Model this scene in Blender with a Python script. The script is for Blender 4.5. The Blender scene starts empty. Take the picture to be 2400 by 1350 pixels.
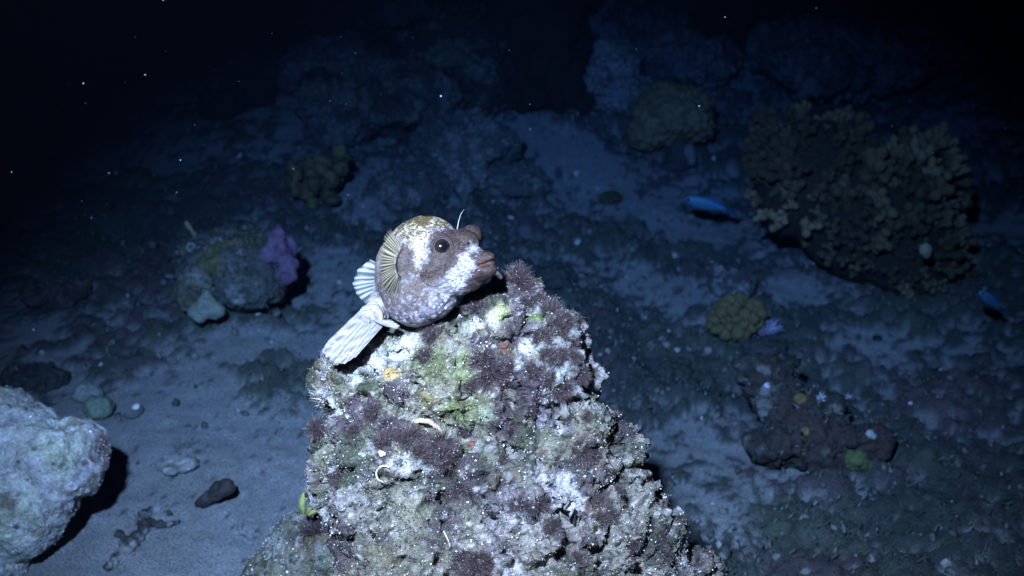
import bpy, bmesh, math, random
import numpy as np
from mathutils import Vector, Matrix
from mathutils.bvhtree import BVHTree

random.seed(7)
rng = np.random.default_rng(7)
SC = bpy.context.scene
COL = SC.collection

# ---------------------------------------------------------------- camera
PITCH = math.radians(25.0)
CAM = np.array([0.0, 0.0, 1.0])
FPX = 2827.0                                   # focal length in photo pixels (2400 wide)
RIGHT = np.array([1.0, 0.0, 0.0])
FWD = np.array([0.0, math.cos(PITCH), -math.sin(PITCH)])
UP = np.array([0.0, math.sin(PITCH), math.cos(PITCH)])
FISH_D = 1.05

cam_data = bpy.data.cameras.new('camera')
cam = bpy.data.objects.new('camera', cam_data)
COL.objects.link(cam)
cam.location = CAM
cam.rotation_euler = (math.radians(90) - PITCH, 0, 0)
cam_data.sensor_width = 36
cam_data.lens = 36 * FPX / 2400
cam_data.clip_start = 0.05
cam_data.clip_end = 100
cam_data.dof.use_dof = True
cam_data.dof.focus_distance = 1.03
cam_data.dof.aperture_fstop = 9.5
SC.camera = cam

# ---------------------------------------------------------------- world: dim deep-water light
world = bpy.data.worlds.new('World')
SC.world = world
world.use_nodes = True
bg = world.node_tree.nodes['Background']
bg.inputs[0].default_value = (0.05, 0.16, 0.42, 1)
bg.inputs[1].default_value = 0.012

# ---------------------------------------------------------------- the diver's strobe, up and left of the camera
sd = bpy.data.lights.new('camera_strobe', 'SPOT')
sd.energy = 730
sd.color = (1.0, 0.84, 0.83)
sd.shadow_soft_size = 0.028
sd.spot_size = math.radians(52)
sd.spot_blend = 1.0
strobe = bpy.data.objects.new('camera_strobe', sd)
COL.objects.link(strobe)
strobe.location = (-0.23, -0.05, 1.46)


def look_at(o, target):
    o.rotation_euler = (Vector(target) - o.location).to_track_quat('-Z', 'Y').to_euler()


SC.view_settings.view_transform = 'Standard'
SC.view_settings.look = 'None'
SC.view_settings.exposure = 0
SC.view_settings.gamma = 1
SC.view_settings.use_curve_mapping = False
SC.cycles.volume_bounces = 0
SC.cycles.max_bounces = 5
SC.cycles.transparent_max_bounces = 12


# ---------------------------------------------------------------- pixel helpers
def ray(px, py):
    return FWD + (px - 1200) / FPX * RIGHT - (py - 675) / FPX * UP


def at(px, py, d):
    """Point seen at pixel (px,py) whose depth along the view axis is d."""
    return CAM + d * ray(px, py)


def fw(px, py, w):
    """Same, depth given as pixels (w) toward the camera from the puffer's depth."""
    return at(px, py, FISH_D - w * FISH_D / FPX)


look_at(strobe, at(1060, 640, 1.25))


# ---------------------------------------------------------------- noise (numpy)
def _h(ix, iy, iz, seed):
    n = (ix.astype(np.int64) * 374761393 + iy.astype(np.int64) * 668265263 + iz.astype(np.int64) * 1274126177 + seed * 1013904223) & 0xFFFFFFFF
    n = ((n ^ (n >> 13)) * 1274126177) & 0xFFFFFFFF
    n = (n ^ (n >> 16)) & 0xFFFFFFFF
    n = (n * 2246822519) & 0xFFFFFFFF
    n = n ^ (n >> 15)
    return (n & 0xFFFFFF) / float(0xFFFFFF)


def vnoise(P, seed=0):
    I = np.floor(P)
    f = P - I
    u = f * f * f * (f * (f * 6 - 15) + 10)
    I = I.astype(np.int64)
    r = 0
    for dx in (0, 1):
        wx = u[:, 0] if dx else 1 - u[:, 0]
        for dy in (0, 1):
            wy = u[:, 1] if dy else 1 - u[:, 1]
            for dz in (0, 1):
                wz = u[:, 2] if dz else 1 - u[:, 2]
                r = r + wx * wy * wz * _h(I[:, 0] + dx, I[:, 1] + dy, I[:, 2] + dz, seed)
    return r * 2 - 1


def fbm(P, freq, octv=4, gain=0.5, seed=0, ridge=False):
    a, s, t = 1.0, 0.0, 0.0
    Q = np.asarray(P) * freq
    for k in range(octv):
        n = vnoise(Q + 17.3 * k, seed + k)
        if ridge:
            n = 1 - 2 * np.abs(n)
        s = s + a * n
        t += a
        a *= gain
        Q = Q * 2.03
    return s / t


def worley(P, freq, seed=0):
    Q = np.asarray(P) * freq
    I = np.floor(Q).astype(np.int64)
    f1 = np.full(len(Q), 9.0)
    f2 = np.full(len(Q), 9.0)
    cid = np.zeros(len(Q))
    for dx in (-1, 0, 1):
        for dy in (-1, 0, 1):
            for dz in (-1, 0, 1):
                J = I + np.array([dx, dy, dz])
                px = J[:, 0] + _h(J[:, 0], J[:, 1], J[:, 2], seed + 1)
                py = J[:, 1] + _h(J[:, 0], J[:, 1], J[:, 2], seed + 2)
                pz = J[:, 2] + _h(J[:, 0], J[:, 1], J[:, 2], seed + 3)
                d = np.sqrt((px - Q[:, 0])**2 + (py - Q[:, 1])**2 + (pz - Q[:, 2])**2)
                c = _h(J[:, 0], J[:, 1], J[:, 2], seed + 4)
                m = d < f1
                f2 = np.where(m, f1, np.minimum(f2, d))
                cid = np.where(m, c, cid)
                f1 = np.where(m, d, f1)
    return f1, f2, cid


def sstep(a, b, x):
    t = np.clip((x - a) / (b - a), 0, 1)
    return t * t * (3 - 2 * t)


def mixc(c, col, m):
    """blend rgb array c toward col by mask m"""
    return c + (np.asarray(col) - c) * m[:, None]


# ---------------------------------------------------------------- object helpers
ORIG = {}


def tag(o, label=None, cat=None, group=None, kind=None):
    if label: o['label'] = label
    if cat: o['category'] = cat
    if group: o['group'] = group
    if kind: o['kind'] = kind
    return o


def empty(name, loc, label, cat, group=None):
    o = bpy.data.objects.new(name, None)
    o.empty_display_size = 0.02
    COL.objects.link(o)
    o.location = loc
    ORIG[o.name] = np.array(loc, float)
    return tag(o, label, cat, group)


def make_mesh(name, V, F, cols=None, smooth=True):
    me = bpy.data.meshes.new(name)
    me.from_pydata([tuple(v) for v in np.asarray(V, float)] if not isinstance(V, list) else V, [], F if isinstance(F, list) else F.tolist())
    if cols is not None:
        set_cols(me, cols)
    if smooth:
        me.shade_smooth()
    me.update()
    return me


def set_cols(me, cols):
    a = me.color_attributes.get('Col') or me.color_attributes.new('Col', 'FLOAT_COLOR', 'POINT')
    c = np.ones((len(me.vertices), 4), np.float32)
    cols = np.asarray(cols)
    c[:, :cols.shape[1]] = cols
    a.data.foreach_set('color', c.ravel())


def put(name, V, F, mat, origin=None, parent=None, cols=None, smooth=True):
    """World-space geometry as one mesh object."""
    V = np.asarray(V, float)
    if parent is not None:
        o0 = ORIG[parent.name]
    elif origin is not None:
        o0 = np.asarray(origin, float)
    else:
        o0 = np.array([V[:, 0].mean(), V[:, 1].mean(), V[:, 2].min()])
    me = make_mesh(name, V - o0, F, cols, smooth)
    me.materials.append(mat)
    o = bpy.data.objects.new(name, me)
    COL.objects.link(o)
    if parent is not None:
        o.parent = parent
    else:
        o.location = o0
    ORIG[o.name] = o0
    return o


def verts_of(me):
    a = np.empty(len(me.vertices) * 3)
    me.vertices.foreach_get('co', a)
    return a.reshape(-1, 3)


def normals_of(me):
    a = np.empty(len(me.vertices) * 3)
    me.vertex_normals.foreach_get('vector', a)
    return a.reshape(-1, 3)


def recalc(V, F):
    me = bpy.data.meshes.new('tmp')
    me.from_pydata([tuple(v) for v in V], [], F)
    me.update()
    n = normals_of(me)
    bpy.data.meshes.remove(me)
    return n


ICO = {}


def ico(sub):
    if sub not in ICO:
        bm = bmesh.new()
        bmesh.ops.create_icosphere(bm, subdivisions=sub, radius=1)
        ICO[sub] = (np.array([v.co[:] for v in bm.verts]), [[v.index for v in f.verts] for f in bm.faces])
        bm.free()
    return ICO[sub]


CAMB = np.stack([RIGHT, UP, FWD], 1)           # columns: camera axes


def remesh(parts, voxel, smooth=6):
    """parts: list of (V,F) closed surfaces in world space -> one skin (V, F)."""
    vs, fs, k = [], [], 0
    for V, F in parts:
        vs.append(V)
        fs += [[i + k for i in f] for f in F]
        k += len(V)
    V = np.concatenate(vs)
    me = bpy.data.meshes.new('tmp')
    me.from_pydata([tuple(v) for v in V], [], fs)
    ob = bpy.data.objects.new('tmp', me)
    COL.objects.link(ob)
    m = ob.modifiers.new('r', 'REMESH')
    m.mode = 'VOXEL'
    m.voxel_size = voxel
    m.adaptivity = 0
    if smooth:
        s = ob.modifiers.new('s', 'SMOOTH')
        s.iterations = smooth
        s.factor = 0.5
    dg = bpy.context.evaluated_depsgraph_get()
    ev = bpy.data.meshes.new_from_object(ob.evaluated_get(dg))
    V2 = verts_of(ev)
    N2 = normals_of(ev)
    F2 = [list(p.vertices) for p in ev.polygons]
    bpy.data.objects.remove(ob)
    bpy.data.meshes.remove(me)
    bpy.data.meshes.remove(ev)
    return V2, F2, N2


def ell(px, py, d, rx, ry, rz, rot=0, sub=3):
    """ellipsoid centred at pixel px,py depth d, radii in pixels along camera right / up / forward; rot in the image plane"""
    v, f = ico(sub)
    s = d / FPX
    q = v * np.array([rx, ry, rz]) * s
    c, sn = math.cos(rot), math.sin(rot)
    q = np.stack([q[:, 0] * c - q[:, 1] * sn, q[:, 0] * sn + q[:, 1] * c, q[:, 2]], 1)
    return (at(px, py, d) + q @ CAMB.T, f)


def fell(px, py, w, rx, ry, rz, rot=0, sub=4):
    return ell(px, py, FISH_D - w * FISH_D / FPX, rx, ry, rz, rot, sub)


def well(c, rx, ry, rz, sub=3, rz_rot=0):
    v, f = ico(sub)
    q = v * np.array([rx, ry, rz])
    cs, sn = math.cos(rz_rot), math.sin(rz_rot)
    q = np.stack([q[:, 0] * cs - q[:, 1] * sn, q[:, 0] * sn + q[:, 1] * cs, q[:, 2]], 1)
    return (np.asarray(c) + q, f)


def bvh(V, F):
    return BVHTree.FromPolygons([Vector(v) for v in V], F)


def hit(tree, px, py):
    loc, n, i, d = tree.ray_cast(Vector(CAM), Vector(ray(px, py)).normalized())
    if loc is None:
        return None, None
    return np.array(loc), np.array(n)


def tube(points, radii, seg=6, cap=True):
    """tube along world points"""
    P = np.asarray(points, float)
    R = np.broadcast_to(np.asarray(radii, float), (len(P),))
    V, F = [], []
    T = np.gradient(P, axis=0)
    T /= np.linalg.norm(T, axis=1)[:, None] + 1e-12
    a = np.array([0.31, 0.2, 0.93])
    for i in range(len(P)):
        u = np.cross(T[i], a)
        u /= np.linalg.norm(u) + 1e-9
        w = np.cross(T[i], u)
        for k in range(seg):
            an = 2 * math.pi * k / seg
            V.append(P[i] + R[i] * (math.cos(an) * u + math.sin(an) * w))
    for i in range(len(P) - 1):
        for k in range(seg):
            F.append([i * seg + k, i * seg + (k + 1) % seg, (i + 1) * seg + (k + 1) % seg, (i + 1) * seg + k])
    if cap:
        F.append(list(range(seg))[::-1])
        F.append([(len(P) - 1) * seg + k for k in range(seg)])
    return np.array(V), F


# ---------------------------------------------------------------- materials
def nmat(name):
    m = bpy.data.materials.new(name)
    m.use_nodes = True
    return m, m.node_tree, m.node_tree.nodes['Principled BSDF']


def surf(name, rough=0.75, spec=0.35, bumps=((400, 0.5, 0.002),), var=0.35, var_scale=500, color=None, alpha=None, coat=0, sss=0):
    """Col attribute (or fixed colour) with fine brightness grain and layered bump."""
    m, nt, b = nmat(name)
    N, L = nt.nodes, nt.links
    tc = N.new('ShaderNodeTexCoord')
    if color is None:
        at_ = N.new('ShaderNodeAttribute')
        at_.attribute_name = 'Col'
        csock = at_.outputs['Color']
    else:
        rgb = N.new('ShaderNodeRGB')
        rgb.outputs[0].default_value = (*color, 1)
        csock = rgb.outputs[0]
    if var:
        nz = N.new('ShaderNodeTexNoise')
        nz.inputs['Scale'].default_value = var_scale
        nz.inputs['Detail'].default_value = 5
        nz.inputs['Roughness'].default_value = 0.7
        L.new(tc.outputs['Object'], nz.inputs['Vector'])
        mr = N.new('ShaderNodeMapRange')
        mr.inputs[1].default_value = 0.3
        mr.inputs[2].default_value = 0.7
        mr.inputs[3].default_value = 1 - var
        mr.inputs[4].default_value = 1 + var
        L.new(nz.outputs['Fac'], mr.inputs[0])
        mx = N.new('ShaderNodeMix')
        mx.data_type = 'RGBA'
        mx.blend_type = 'MULTIPLY'
        mx.inputs[0].default_value = 1
        L.new(csock, mx.inputs[6])
        L.new(mr.outputs[0], mx.inputs[7])
        csock = mx.outputs[2]
    L.new(csock, b.inputs['Base Color'])
    b.inputs['Roughness'].default_value = rough
    b.inputs['Specular IOR Level'].default_value = spec
    if coat:
        b.inputs['Coat Weight'].default_value = coat
        b.inputs['Coat Roughness'].default_value = 0.15
    prev = None
    for sc, st, dist in bumps:
        nz = N.new('ShaderNodeTexNoise')
        nz.inputs['Scale'].default_value = sc
        nz.inputs['Detail'].default_value = 4
        nz.inputs['Roughness'].default_value = 0.65
        L.new(tc.outputs['Object'], nz.inputs['Vector'])
        bp = N.new('ShaderNodeBump')
        bp.inputs['Strength'].default_value = st
        bp.inputs['Distance'].default_value = dist
        L.new(nz.outputs['Fac'], bp.inputs['Height'])
        if prev:
            L.new(prev.outputs[0], bp.inputs['Normal'])
        prev = bp
    if prev:
        L.new(prev.outputs[0], b.inputs['Normal'])
    if alpha is not None:
        at2 = N.new('ShaderNodeAttribute')
        at2.attribute_name = 'Col'
        L.new(at2.outputs['Alpha'], b.inputs['Alpha'])
    return m


M_rock = surf('encrusted_rock', 0.6, 0.5, ((90, 0.5, 0.006), (330, 0.9, 0.004)), 0.55, 420)
M_left = surf('pale_limestone', 0.8, 0.3, ((70, 0.7, 0.010), (260, 0.9, 0.005)), 0.45, 260)
M_sea = surf('sand_and_turf', 0.9, 0.2, ((90, 0.5, 0.008), (420, 1.0, 0.006)), 0.8, 420)
M_reef = surf('dim_reef_rock', 0.85, 0.25, ((40, 0.6, 0.02), (150, 0.8, 0.01)), 0.5, 90)
M_coral = surf('living_coral', 0.8, 0.25, ((220, 0.6, 0.004),), 0.3, 160)
M_grain = surf('sand_grains', 0.3, 0.7, (), 0, 1)
M_algae = surf('algae_filaments', 0.5, 0.5, (), 0, 1)
M_skin = surf('puffer_skin', 0.5, 0.28, ((420, 0.6, 0.0018), (1300, 0.4, 0.0008)), 0.35, 700)
M_fin = surf('puffer_fin', 0.45, 0.4, ((700, 0.2, 0.0006),), 0.1, 900, alpha=True)
M_eye = surf('eye_cornea', 0.06, 0.6, (), 0, 1, color=(0.006, 0.006, 0.010))
M_eye2 = surf('eye_ball', 0.05, 0.6, (), 0, 1, coat=1.0)
M_lid = surf('eyelid_skin', 0.8, 0.15, ((600, 0.5, 0.001),), 0.3, 700)
M_blue = surf('damsel_skin', 0.55, 0.3, ((500, 0.3, 0.001),), 0.12, 400)
M_plain = surf('plain_col', 0.7, 0.35, ((300, 0.5, 0.003),), 0.25, 300)

# ---------------------------------------------------------------- seabed
DARKC = np.array([0.035, 0.045, 0.040])


def Hb(x, y):
    """broad shape of the seabed"""
    x = np.asarray(x, float)
    y = np.asarray(y, float)
    back = np.maximum(0, y - 2.9)
    z = 0.16 * back**1.25
    z = z + 0.05 * np.sin(x * 1.7 + 0.6) * np.sin(y * 1.3 + 1.1) + 0.02 * np.sin(3.1 * x - 1.3 * y)
    z = z - 0.10 * np.maximum(0, -x - 0.9) * sstep(1.8, 3.5, y)
    return z - 0.04


GRID = {}


def Hgrid(x, y):
    xs, ys, Z = GRID['xs'], GRID['ys'], GRID['Z']
    i = min(max(int(np.searchsorted(xs, x)), 1), len(xs) - 1)
    j = min(max(int(np.searchsorted(ys, y)), 1), len(ys) - 1)
    u = (x - xs[i - 1]) / (xs[i] - xs[i - 1])
    v = (y - ys[j - 1]) / (ys[j] - ys[j - 1])
    return (Z[j - 1, i - 1] * (1 - u) + Z[j - 1, i] * u) * (1 - v) + (Z[j, i - 1] * (1 - u) + Z[j, i] * u) * v


def floor_at(px, py):
    r = ray(px, py)
    t = 0.6
    while t < 12:
        p = CAM + t * r
        if p[2] < Hgrid(p[0], p[1]):
            break
        t += 0.004
    return CAM + t * r, t


def build_seabed():
    nx, ny = 760, 620
    u = np.linspace(-1, 1, nx)
    xs = 1.55 * u + 5.4 * np.sign(u) * np.abs(u)**3.2
    ys = np.concatenate([np.geomspace(0.25, 11.5, ny)])
    X, Y = np.meshgrid(xs, ys)
    x, y = X.ravel(), Y.ravel()
    P = np.stack([x, y, np.zeros_like(x)], 1)
    z = Hb(x, y)
    big = fbm(P, 1.6, 4, 0.5, 11)
    mid = fbm(P, 6.5, 4, 0.55, 23)
    fine = fbm(P, 34, 4, 0.6, 37)
    patch = fbm(P, 3.1, 5, 0.6, 51)
    # sand tongues stay smooth: lower left, strip right of the rock
    sandy = np.exp(-(((x + 0.48) / 0.42)**2 + ((y - 1.42) / 0.5)**2)) * 1.3
    for px, py, rx, ry, wgt in [(1330, 340, 130, 40, .9), (1400, 430, 100, 45, .8), (1180, 310, 70, 22, .6), (960, 262, 90, 24, .8), (860, 470, 70, 30, .6), (1560, 520, 60, 45, 1.0), (1880, 690, 110, 35, .9), (2020, 790, 120, 45, .9),
                              (1700, 1230, 60, 55, 1.1), (1640, 980, 60, 60, .35), (560, 830, 120, 40, .9), (640, 360, 70, 30, .6), (1470, 640, 60, 40, .5), (780, 640, 70, 60, .6), (1750, 130, 120, 30, .5),
                              (1930, 1230, 220, 70, -.65), (2200, 1120, 170, 140, -.45), (1450, 555, 90, 25, -.8), (1640, 625, 110, 26, -.9), (650, 890, 95, 40, -1.0), (250, 560, 220, 90, -.5), (1560, 870, 90, 60, -.6), (1200, 440, 90, 30, -.6), (1720, 660, 80, 40, -.7), (1800, 1330, 200, 40, -.4)]:
        r_ = ray(px, py)
        t = 0.6
        while t < 12 and (CAM + t * r_)[2] > Hb((CAM + t * r_)[0], (CAM + t * r_)[1]):
            t += 0.01
        q = CAM + t * r_
        k = t / FPX
        sn = max(0.12, -r_[2] / np.linalg.norm(r_))
        sandy += wgt * np.exp(-(((x - q[0]) / (rx * k))**2 + ((y - q[1]) / (ry * k / sn))**2))
    turf = sstep(-0.10, 0.28, patch + 0.45 * mid + 0.2 * fine - 0.8 * sandy + 0.26)
    f1, f2, cid = worley(P, 26, 5)
    z = z + 0.035 * big + 0.026 * mid * (0.30 + turf) + (0.0060 + 0.018 * turf) * fine
    z = z + 0.010 * turf * np.maximum(0, 0.55 - f1) * 2 * (cid > 0.35)
    vf = fbm(P, 95, 2, 0.6, 71)
    z = z + (0.0030 + 0.006 * turf) * vf
    P3 = np.stack([x, y, z], 1)
    GRID.update(xs=xs, ys=ys, Z=z.reshape(ny, nx))
    c = np.tile(np.array([0.30, 0.29, 0.29]), (len(x), 1))
    c *= (1 + 0.22 * fine)[:, None]
    c = mixc(c, (0.27, 0.26, 0.245), sstep(0.0, 0.5, mid) * 0.6)
    tc = np.tile(DARKC, (len(x), 1))
    tc = mixc(tc, (0.055, 0.068, 0.048), sstep(0.0, 0.35, fbm(P, 5, 3, 0.5, 91)))
    tc = mixc(tc, (0.07, 0.05, 0.055), sstep(0.1, 0.4, fbm(P, 7, 3, 0.5, 97)))
    mot = 0.7 * patch + 0.35 * mid + 0.9 * fine + 0.45 * vf - 0.85 * np.minimum(sandy, 1.1) + 0.30 
    tm = sstep(-0.12, 0.30, mot) * 0.90
    c = c + (tc - c) * tm[:, None]
    # pale bits of shell and dead coral
    w1, w2, wc = worley(P, 105, 9)
    c = mixc(c, (0.34, 0.33, 0.32), ((wc > 0.93) & (w1 < 0.34)).astype(float) * 0.35)
    c = mixc(c, (0.03, 0.03, 0.03), ((wc < 0.09) & (w1 < 0.36)).astype(float) * 0.75)
    idx = np.arange(nx * ny).reshape(ny, nx)
    F = np.stack([idx[:-1, :-1].ravel(), idx[:-1, 1:].ravel(), idx[1:, 1:].ravel(), idx[1:, :-1].ravel()], 1)
    o = put('seabed', P3, F, M_sea, origin=(0, 0, 0), cols=np.clip(c, 0.01, 1))
    tag(o, kind='structure')
    return P3, turf


SEA_P, SEA_TURF = build_seabed()
_sx, _sy = SEA_P[:, 0], SEA_P[:, 1]


def scatter(name, V, N, n, smin, smax, palette, weights, parent=None, mat=None, lift=0.2, mask=None, flat=1.0, power=2.5, base_cols=None):
    """n small irregular grains on given surface points, one mesh"""
    w = np.ones(len(V)) if mask is None else np.maximum(mask, 0)
    i = rng.choice(len(V), n, p=w / w.sum())
    base = np.array([[1, 0, -.7], [-1, 0, -.7], [0, 1, .7], [0, -1, .7]], float)
    f0 = np.array([[0, 2, 3], [0, 1, 2], [0, 3, 1], [1, 3, 2]])
    s = smin + (smax - smin) * rng.random(n)**power
    q = base[None] * (0.55 + 0.9 * rng.random((n, 4, 3)))
    # random rotation
    a = rng.normal(size=(n, 3, 3))
    Q, _ = np.linalg.qr(a)
    q = np.einsum('nij,nkj->nik', q, Q) * s[:, None, None]
    q[:, :, 2] *= flat
    jit = rng.normal(size=(n, 3)) * 0.0012
    c = V[i] + jit + N[i] * (s * lift)[:, None]
    vv = (c[:, None] + q).reshape(-1, 3)
    ff = (np.arange(n)[:, None, None] * 4 + f0[None]).reshape(-1, 3)
    pal = np.asarray(palette, float)
    pc = pal[rng.choice(len(pal), n, p=np.asarray(weights) / np.sum(weights))] * (0.75 + 0.5 * rng.random((n, 1)))
    if base_cols is not None:
        own = base_cols[i] * np.exp(rng.normal(size=(n, 1)) * 0.5)
        pc = np.where(rng.random((n, 1)) < 0.72, own, pc)
    cc = np.clip(np.repeat(pc, 4, 0), 0.01, 0.9)
    o = put(name, vv, ff, mat or M_grain, parent=parent, origin=None if parent else (0, 0, 0), cols=cc, smooth=False)
    return tag(o, kind='stuff')


# loose rubble and shell grit over the seabed
near = ((_sy > 1.0) & (_sy < 4.8) & (np.abs(_sx) < 2.2))
dens = near * (0.6 + SEA_TURF) * (np.abs(_sy) + 0.2)
UPN = np.tile(np.array([0, 0, 1.0]), (len(SEA_P), 1))
def rubble(n=9500):
    w = dens / dens.sum()
    i = rng.choice(len(SEA_P), n, p=w)
    v, f = ico(1)
    sz = 0.0011 + 0.0095 * rng.random(n)**5
    q = v[None] * (0.7 + 0.6 * rng.random((n, len(v), 1))) * (0.45 + 0.9 * rng.random((n, 1, 3)))
    Qm, _ = np.linalg.qr(rng.normal(size=(n, 3, 3)))
    q = np.einsum('nij,nkj->nik', q, Qm) * sz[:, None, None]
    V = (SEA_P[i][:, None] + np.array([0, 0, 1.0]) * (sz * .2)[:, None, None] + q).reshape(-1, 3)
    F = (np.arange(n)[:, None, None] * len(v) + np.array(f)[None]).reshape(-1, 3)
    pal = np.array([(0.30, 0.28, 0.27), (0.10, 0.10, 0.09), (0.05, 0.05, 0.05), (0.16, 0.13, 0.13), (0.30, 0.29, 0.28)])
    c = np.repeat(pal[rng.choice(5, n, p=[.07, .38, .36, .19, 0])] * (.7 + .6 * rng.random((n, 1))), len(v), 0)
    return tag(put('coral_rubble', V, F, M_plain, origin=(0, 0, 0), cols=c), kind='stuff')


o = rubble()
tag(o, 'loose coral rubble and shell grit strewn over the sand', 'rubble')


def turf_fuzz(n=60000):
    w = near * SEA_TURF**2 * (np.abs(_sy))
    i = rng.choice(len(SEA_P), n, p=w / w.sum())
    b = SEA_P[i] + rng.normal(size=(n, 3)) * np.array([.006, .006, 0])
    hgt = (0.003 + 0.009 * rng.random(n)**2)[:, None]
    an = rng.random(n) * 6.283
    side = np.stack([np.cos(an), np.sin(an), 0 * an], 1) * (0.0007 + 0.0016 * rng.random(n))[:, None]
    lean = rng.normal(size=(n, 3)) * .55
    lean[:, 2] = 1
    l2 = lean + rng.normal(size=(n, 3)) * .6
    mid = b + lean * hgt * .5
    tip = mid + l2 * hgt * .5
    V = np.stack([b - side, b + side, mid - side * .8, mid + side * .8, tip], 1).reshape(-1, 3)
    f0 = np.array([[0, 1, 3], [0, 3, 2], [2, 3, 4]])
    F = (np.arange(n)[:, None, None] * 5 + f0[None]).reshape(-1, 3)
    pal = np.array([(0.035, 0.045, 0.035), (0.06, 0.075, 0.045), (0.06, 0.045, 0.05), (0.03, 0.03, 0.035), (0.08, 0.08, 0.078)])
    c = np.repeat(pal[rng.choice(5, n, p=[.3, .25, .2, .17, .08])] * (.7 + .6 * rng.random((n, 1))), 5, 0)
    o = put('turf_algae', V, F, M_algae, origin=(0, 0, 0), cols=c, smooth=False)
    tag(o, 'short dark algae turf growing in patches over the seabed', 'algae', kind='stuff')


def strands(center_n, n, rad, length, width, curl, seg=4, seed=0, palette=((0.10, 0.06, 0.09),), tip=(0.3, 0.25, 0.3), grains=0, dome=0.55, grain_s=0.0009):
    """a fuzzy tuft of thin filaments, local frame, +Z outward"""
    r = np.random.default_rng(seed)
    V, F, C = [], [], []
    pal = np.array(palette)
    for k in range(n):
        an = r.random() * 2 * math.pi
        rr = math.sqrt(r.random()) * rad * 0.62
        b = np.array([math.cos(an) * rr, math.sin(an) * rr, -0.12 * rad])
        lean = rr / rad * 1.25 + 0.25 * r.random()
        d = np.array([math.cos(an) * lean, math.sin(an) * lean, 1.0]) + r.normal(size=3) * 0.28
        d /= np.linalg.norm(d)
        ln = length * (0.55 + 0.6 * r.random()) * (1 - dome * (rr / rad)**2)
        side = np.cross(d, r.normal(size=3))
        side /= np.linalg.norm(side)
        bend = r.normal(size=3) * curl
        col = pal[r.integers(len(pal))] * (0.7 + 0.6 * r.random())
        p = b.copy()
        dd = d.copy()
        k0 = len(V)
        for s in range(seg + 1):
            t = s / seg
            w = width * (1 - 0.75 * t)
            V += [p - side * w, p + side * w]
            cc = col * (1 - t * 0.5) + np.array(tip) * t * 0.5
            C += [cc, cc]
            dd = dd + bend / seg + r.normal(size=3) * curl * 0.35
            dd /= np.linalg.norm(dd)
            p = p + dd * ln / seg
        for s in range(seg):
            F.append([k0 + 2 * s, k0 + 2 * s + 1, k0 + 2 * s + 3, k0 + 2 * s + 2])
        if k < grains:
            g = p - dd * ln * r.random() * 0.5
            s_ = grain_s * (0.5 + r.random())
            k1 = len(V)
            for q in ((1, 0, -.7), (-1, 0, -.7), (0, 1, .7), (0, -1, .7)):
                V.append(g + np.array(q) * s_)
                C.append(np.array([0.42, 0.40, 0.42]))
            F += [[k1, k1 + 2, k1 + 3], [k1, k1 + 1, k1 + 2], [k1, k1 + 3, k1 + 1], [k1 + 1, k1 + 3, k1 + 2]]
    return np.array(V), F, np.array(C)


def mesh_local(name, V, F, C, mat, smooth=True):
    me = make_mesh(name, V, F, C, smooth)
    me.materials.append(mat)
    return me


def place(name, me, loc, normal=(0, 0, 1), scale=1.0, spin=None, parent=None):
    o = bpy.data.objects.new(name, me)
    COL.objects.link(o)
    q = Vector(normal).to_track_quat('Z', 'Y')
    from mathutils import Quaternion
    q = q @ Quaternion((0, 0, 1), random.random() * 6.28 if spin is None else spin)
    o.rotation_mode = 'QUATERNION'
    o.rotation_quaternion = q
    if parent is not None:
        o.parent = parent
        o.location = np.asarray(loc) - ORIG[parent.name]
    else:
        o.location = loc
    o.scale = (scale,) * 3 if np.isscalar(scale) else scale
    ORIG[o.name] = np.asarray(loc, float)
    return o


turf_fuzz()
# ---------------------------------------------------------------- the big central rock
ROCK_PARTS = [
    fell(1075, 930, -160, 310, 200, 215),
    fell(1192, 768, -140, 102, 112, 130),
    fell(1275, 860, -150, 92, 130, 150),
    fell(1312, 970, -140, 60, 120, 150),
    fell(1365, 1075, -150, 68, 100, 140),
    fell(885, 920, -140, 130, 115, 140),
    fell(800, 915, -140, 66, 62, 80),
    fell(1010, 1130, -90, 255, 200, 230),
    fell(850, 1060, -100, 110, 130, 150),
    fell(1180, 1330, -60, 390, 290, 300),
    fell(1320, 1120, -110, 165, 190, 190),
    fell(1425, 1310, -130, 180, 195, 220),
    fell(1505, 1255, -150, 58, 95, 110),
    fell(1590, 1390, -150, 95, 125, 120),
    fell(1010, 1420, -60, 235, 300, 330),
    fell(1180, 1750, -100, 520, 420, 420),
    fell(1300, 2150, -150, 600, 420, 500),
]
RV, RF, RN = remesh(ROCK_PARTS, 0.0024, 14)


def rock_displace(V, N, F, amp=1.0, seed=0):
    d = 0.018 * fbm(V, 13, 4, 0.5, seed + 1)
    d += 0.012 * fbm(V, 30, 4, 0.55, seed + 7, ridge=True)
    w1, w2, wc = worley(V + 0.012 * np.stack([fbm(V, 18, 2, .5, 1), fbm(V, 18, 2, .5, 2), fbm(V, 18, 2, .5, 3)], 1), 17, seed + 33)
    d -= 0.012 * sstep(0.14, 0.0, w2 - w1) - 0.005 * (wc - 0.5)
    V = V + N * (d * amp)[:, None]
    N = recalc(V, F)
    f1, f2, cid = worley(V, 95, seed + 3)
    d = 0.0035 * (0.5 - f1) * sstep(0.3, 0.5, cid)
    d += 0.0090 * fbm(V, 80, 4, 0.65, seed + 13)
    d -= 0.010 * sstep(0.22, 0.55, fbm(V, 44, 3, 0.5, seed + 19))
    V = V + N * (d * amp)[:, None]
    return V, recalc(V, F)


RV, RN = rock_displace(RV, RN, RF, 1.0, 100)
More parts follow.
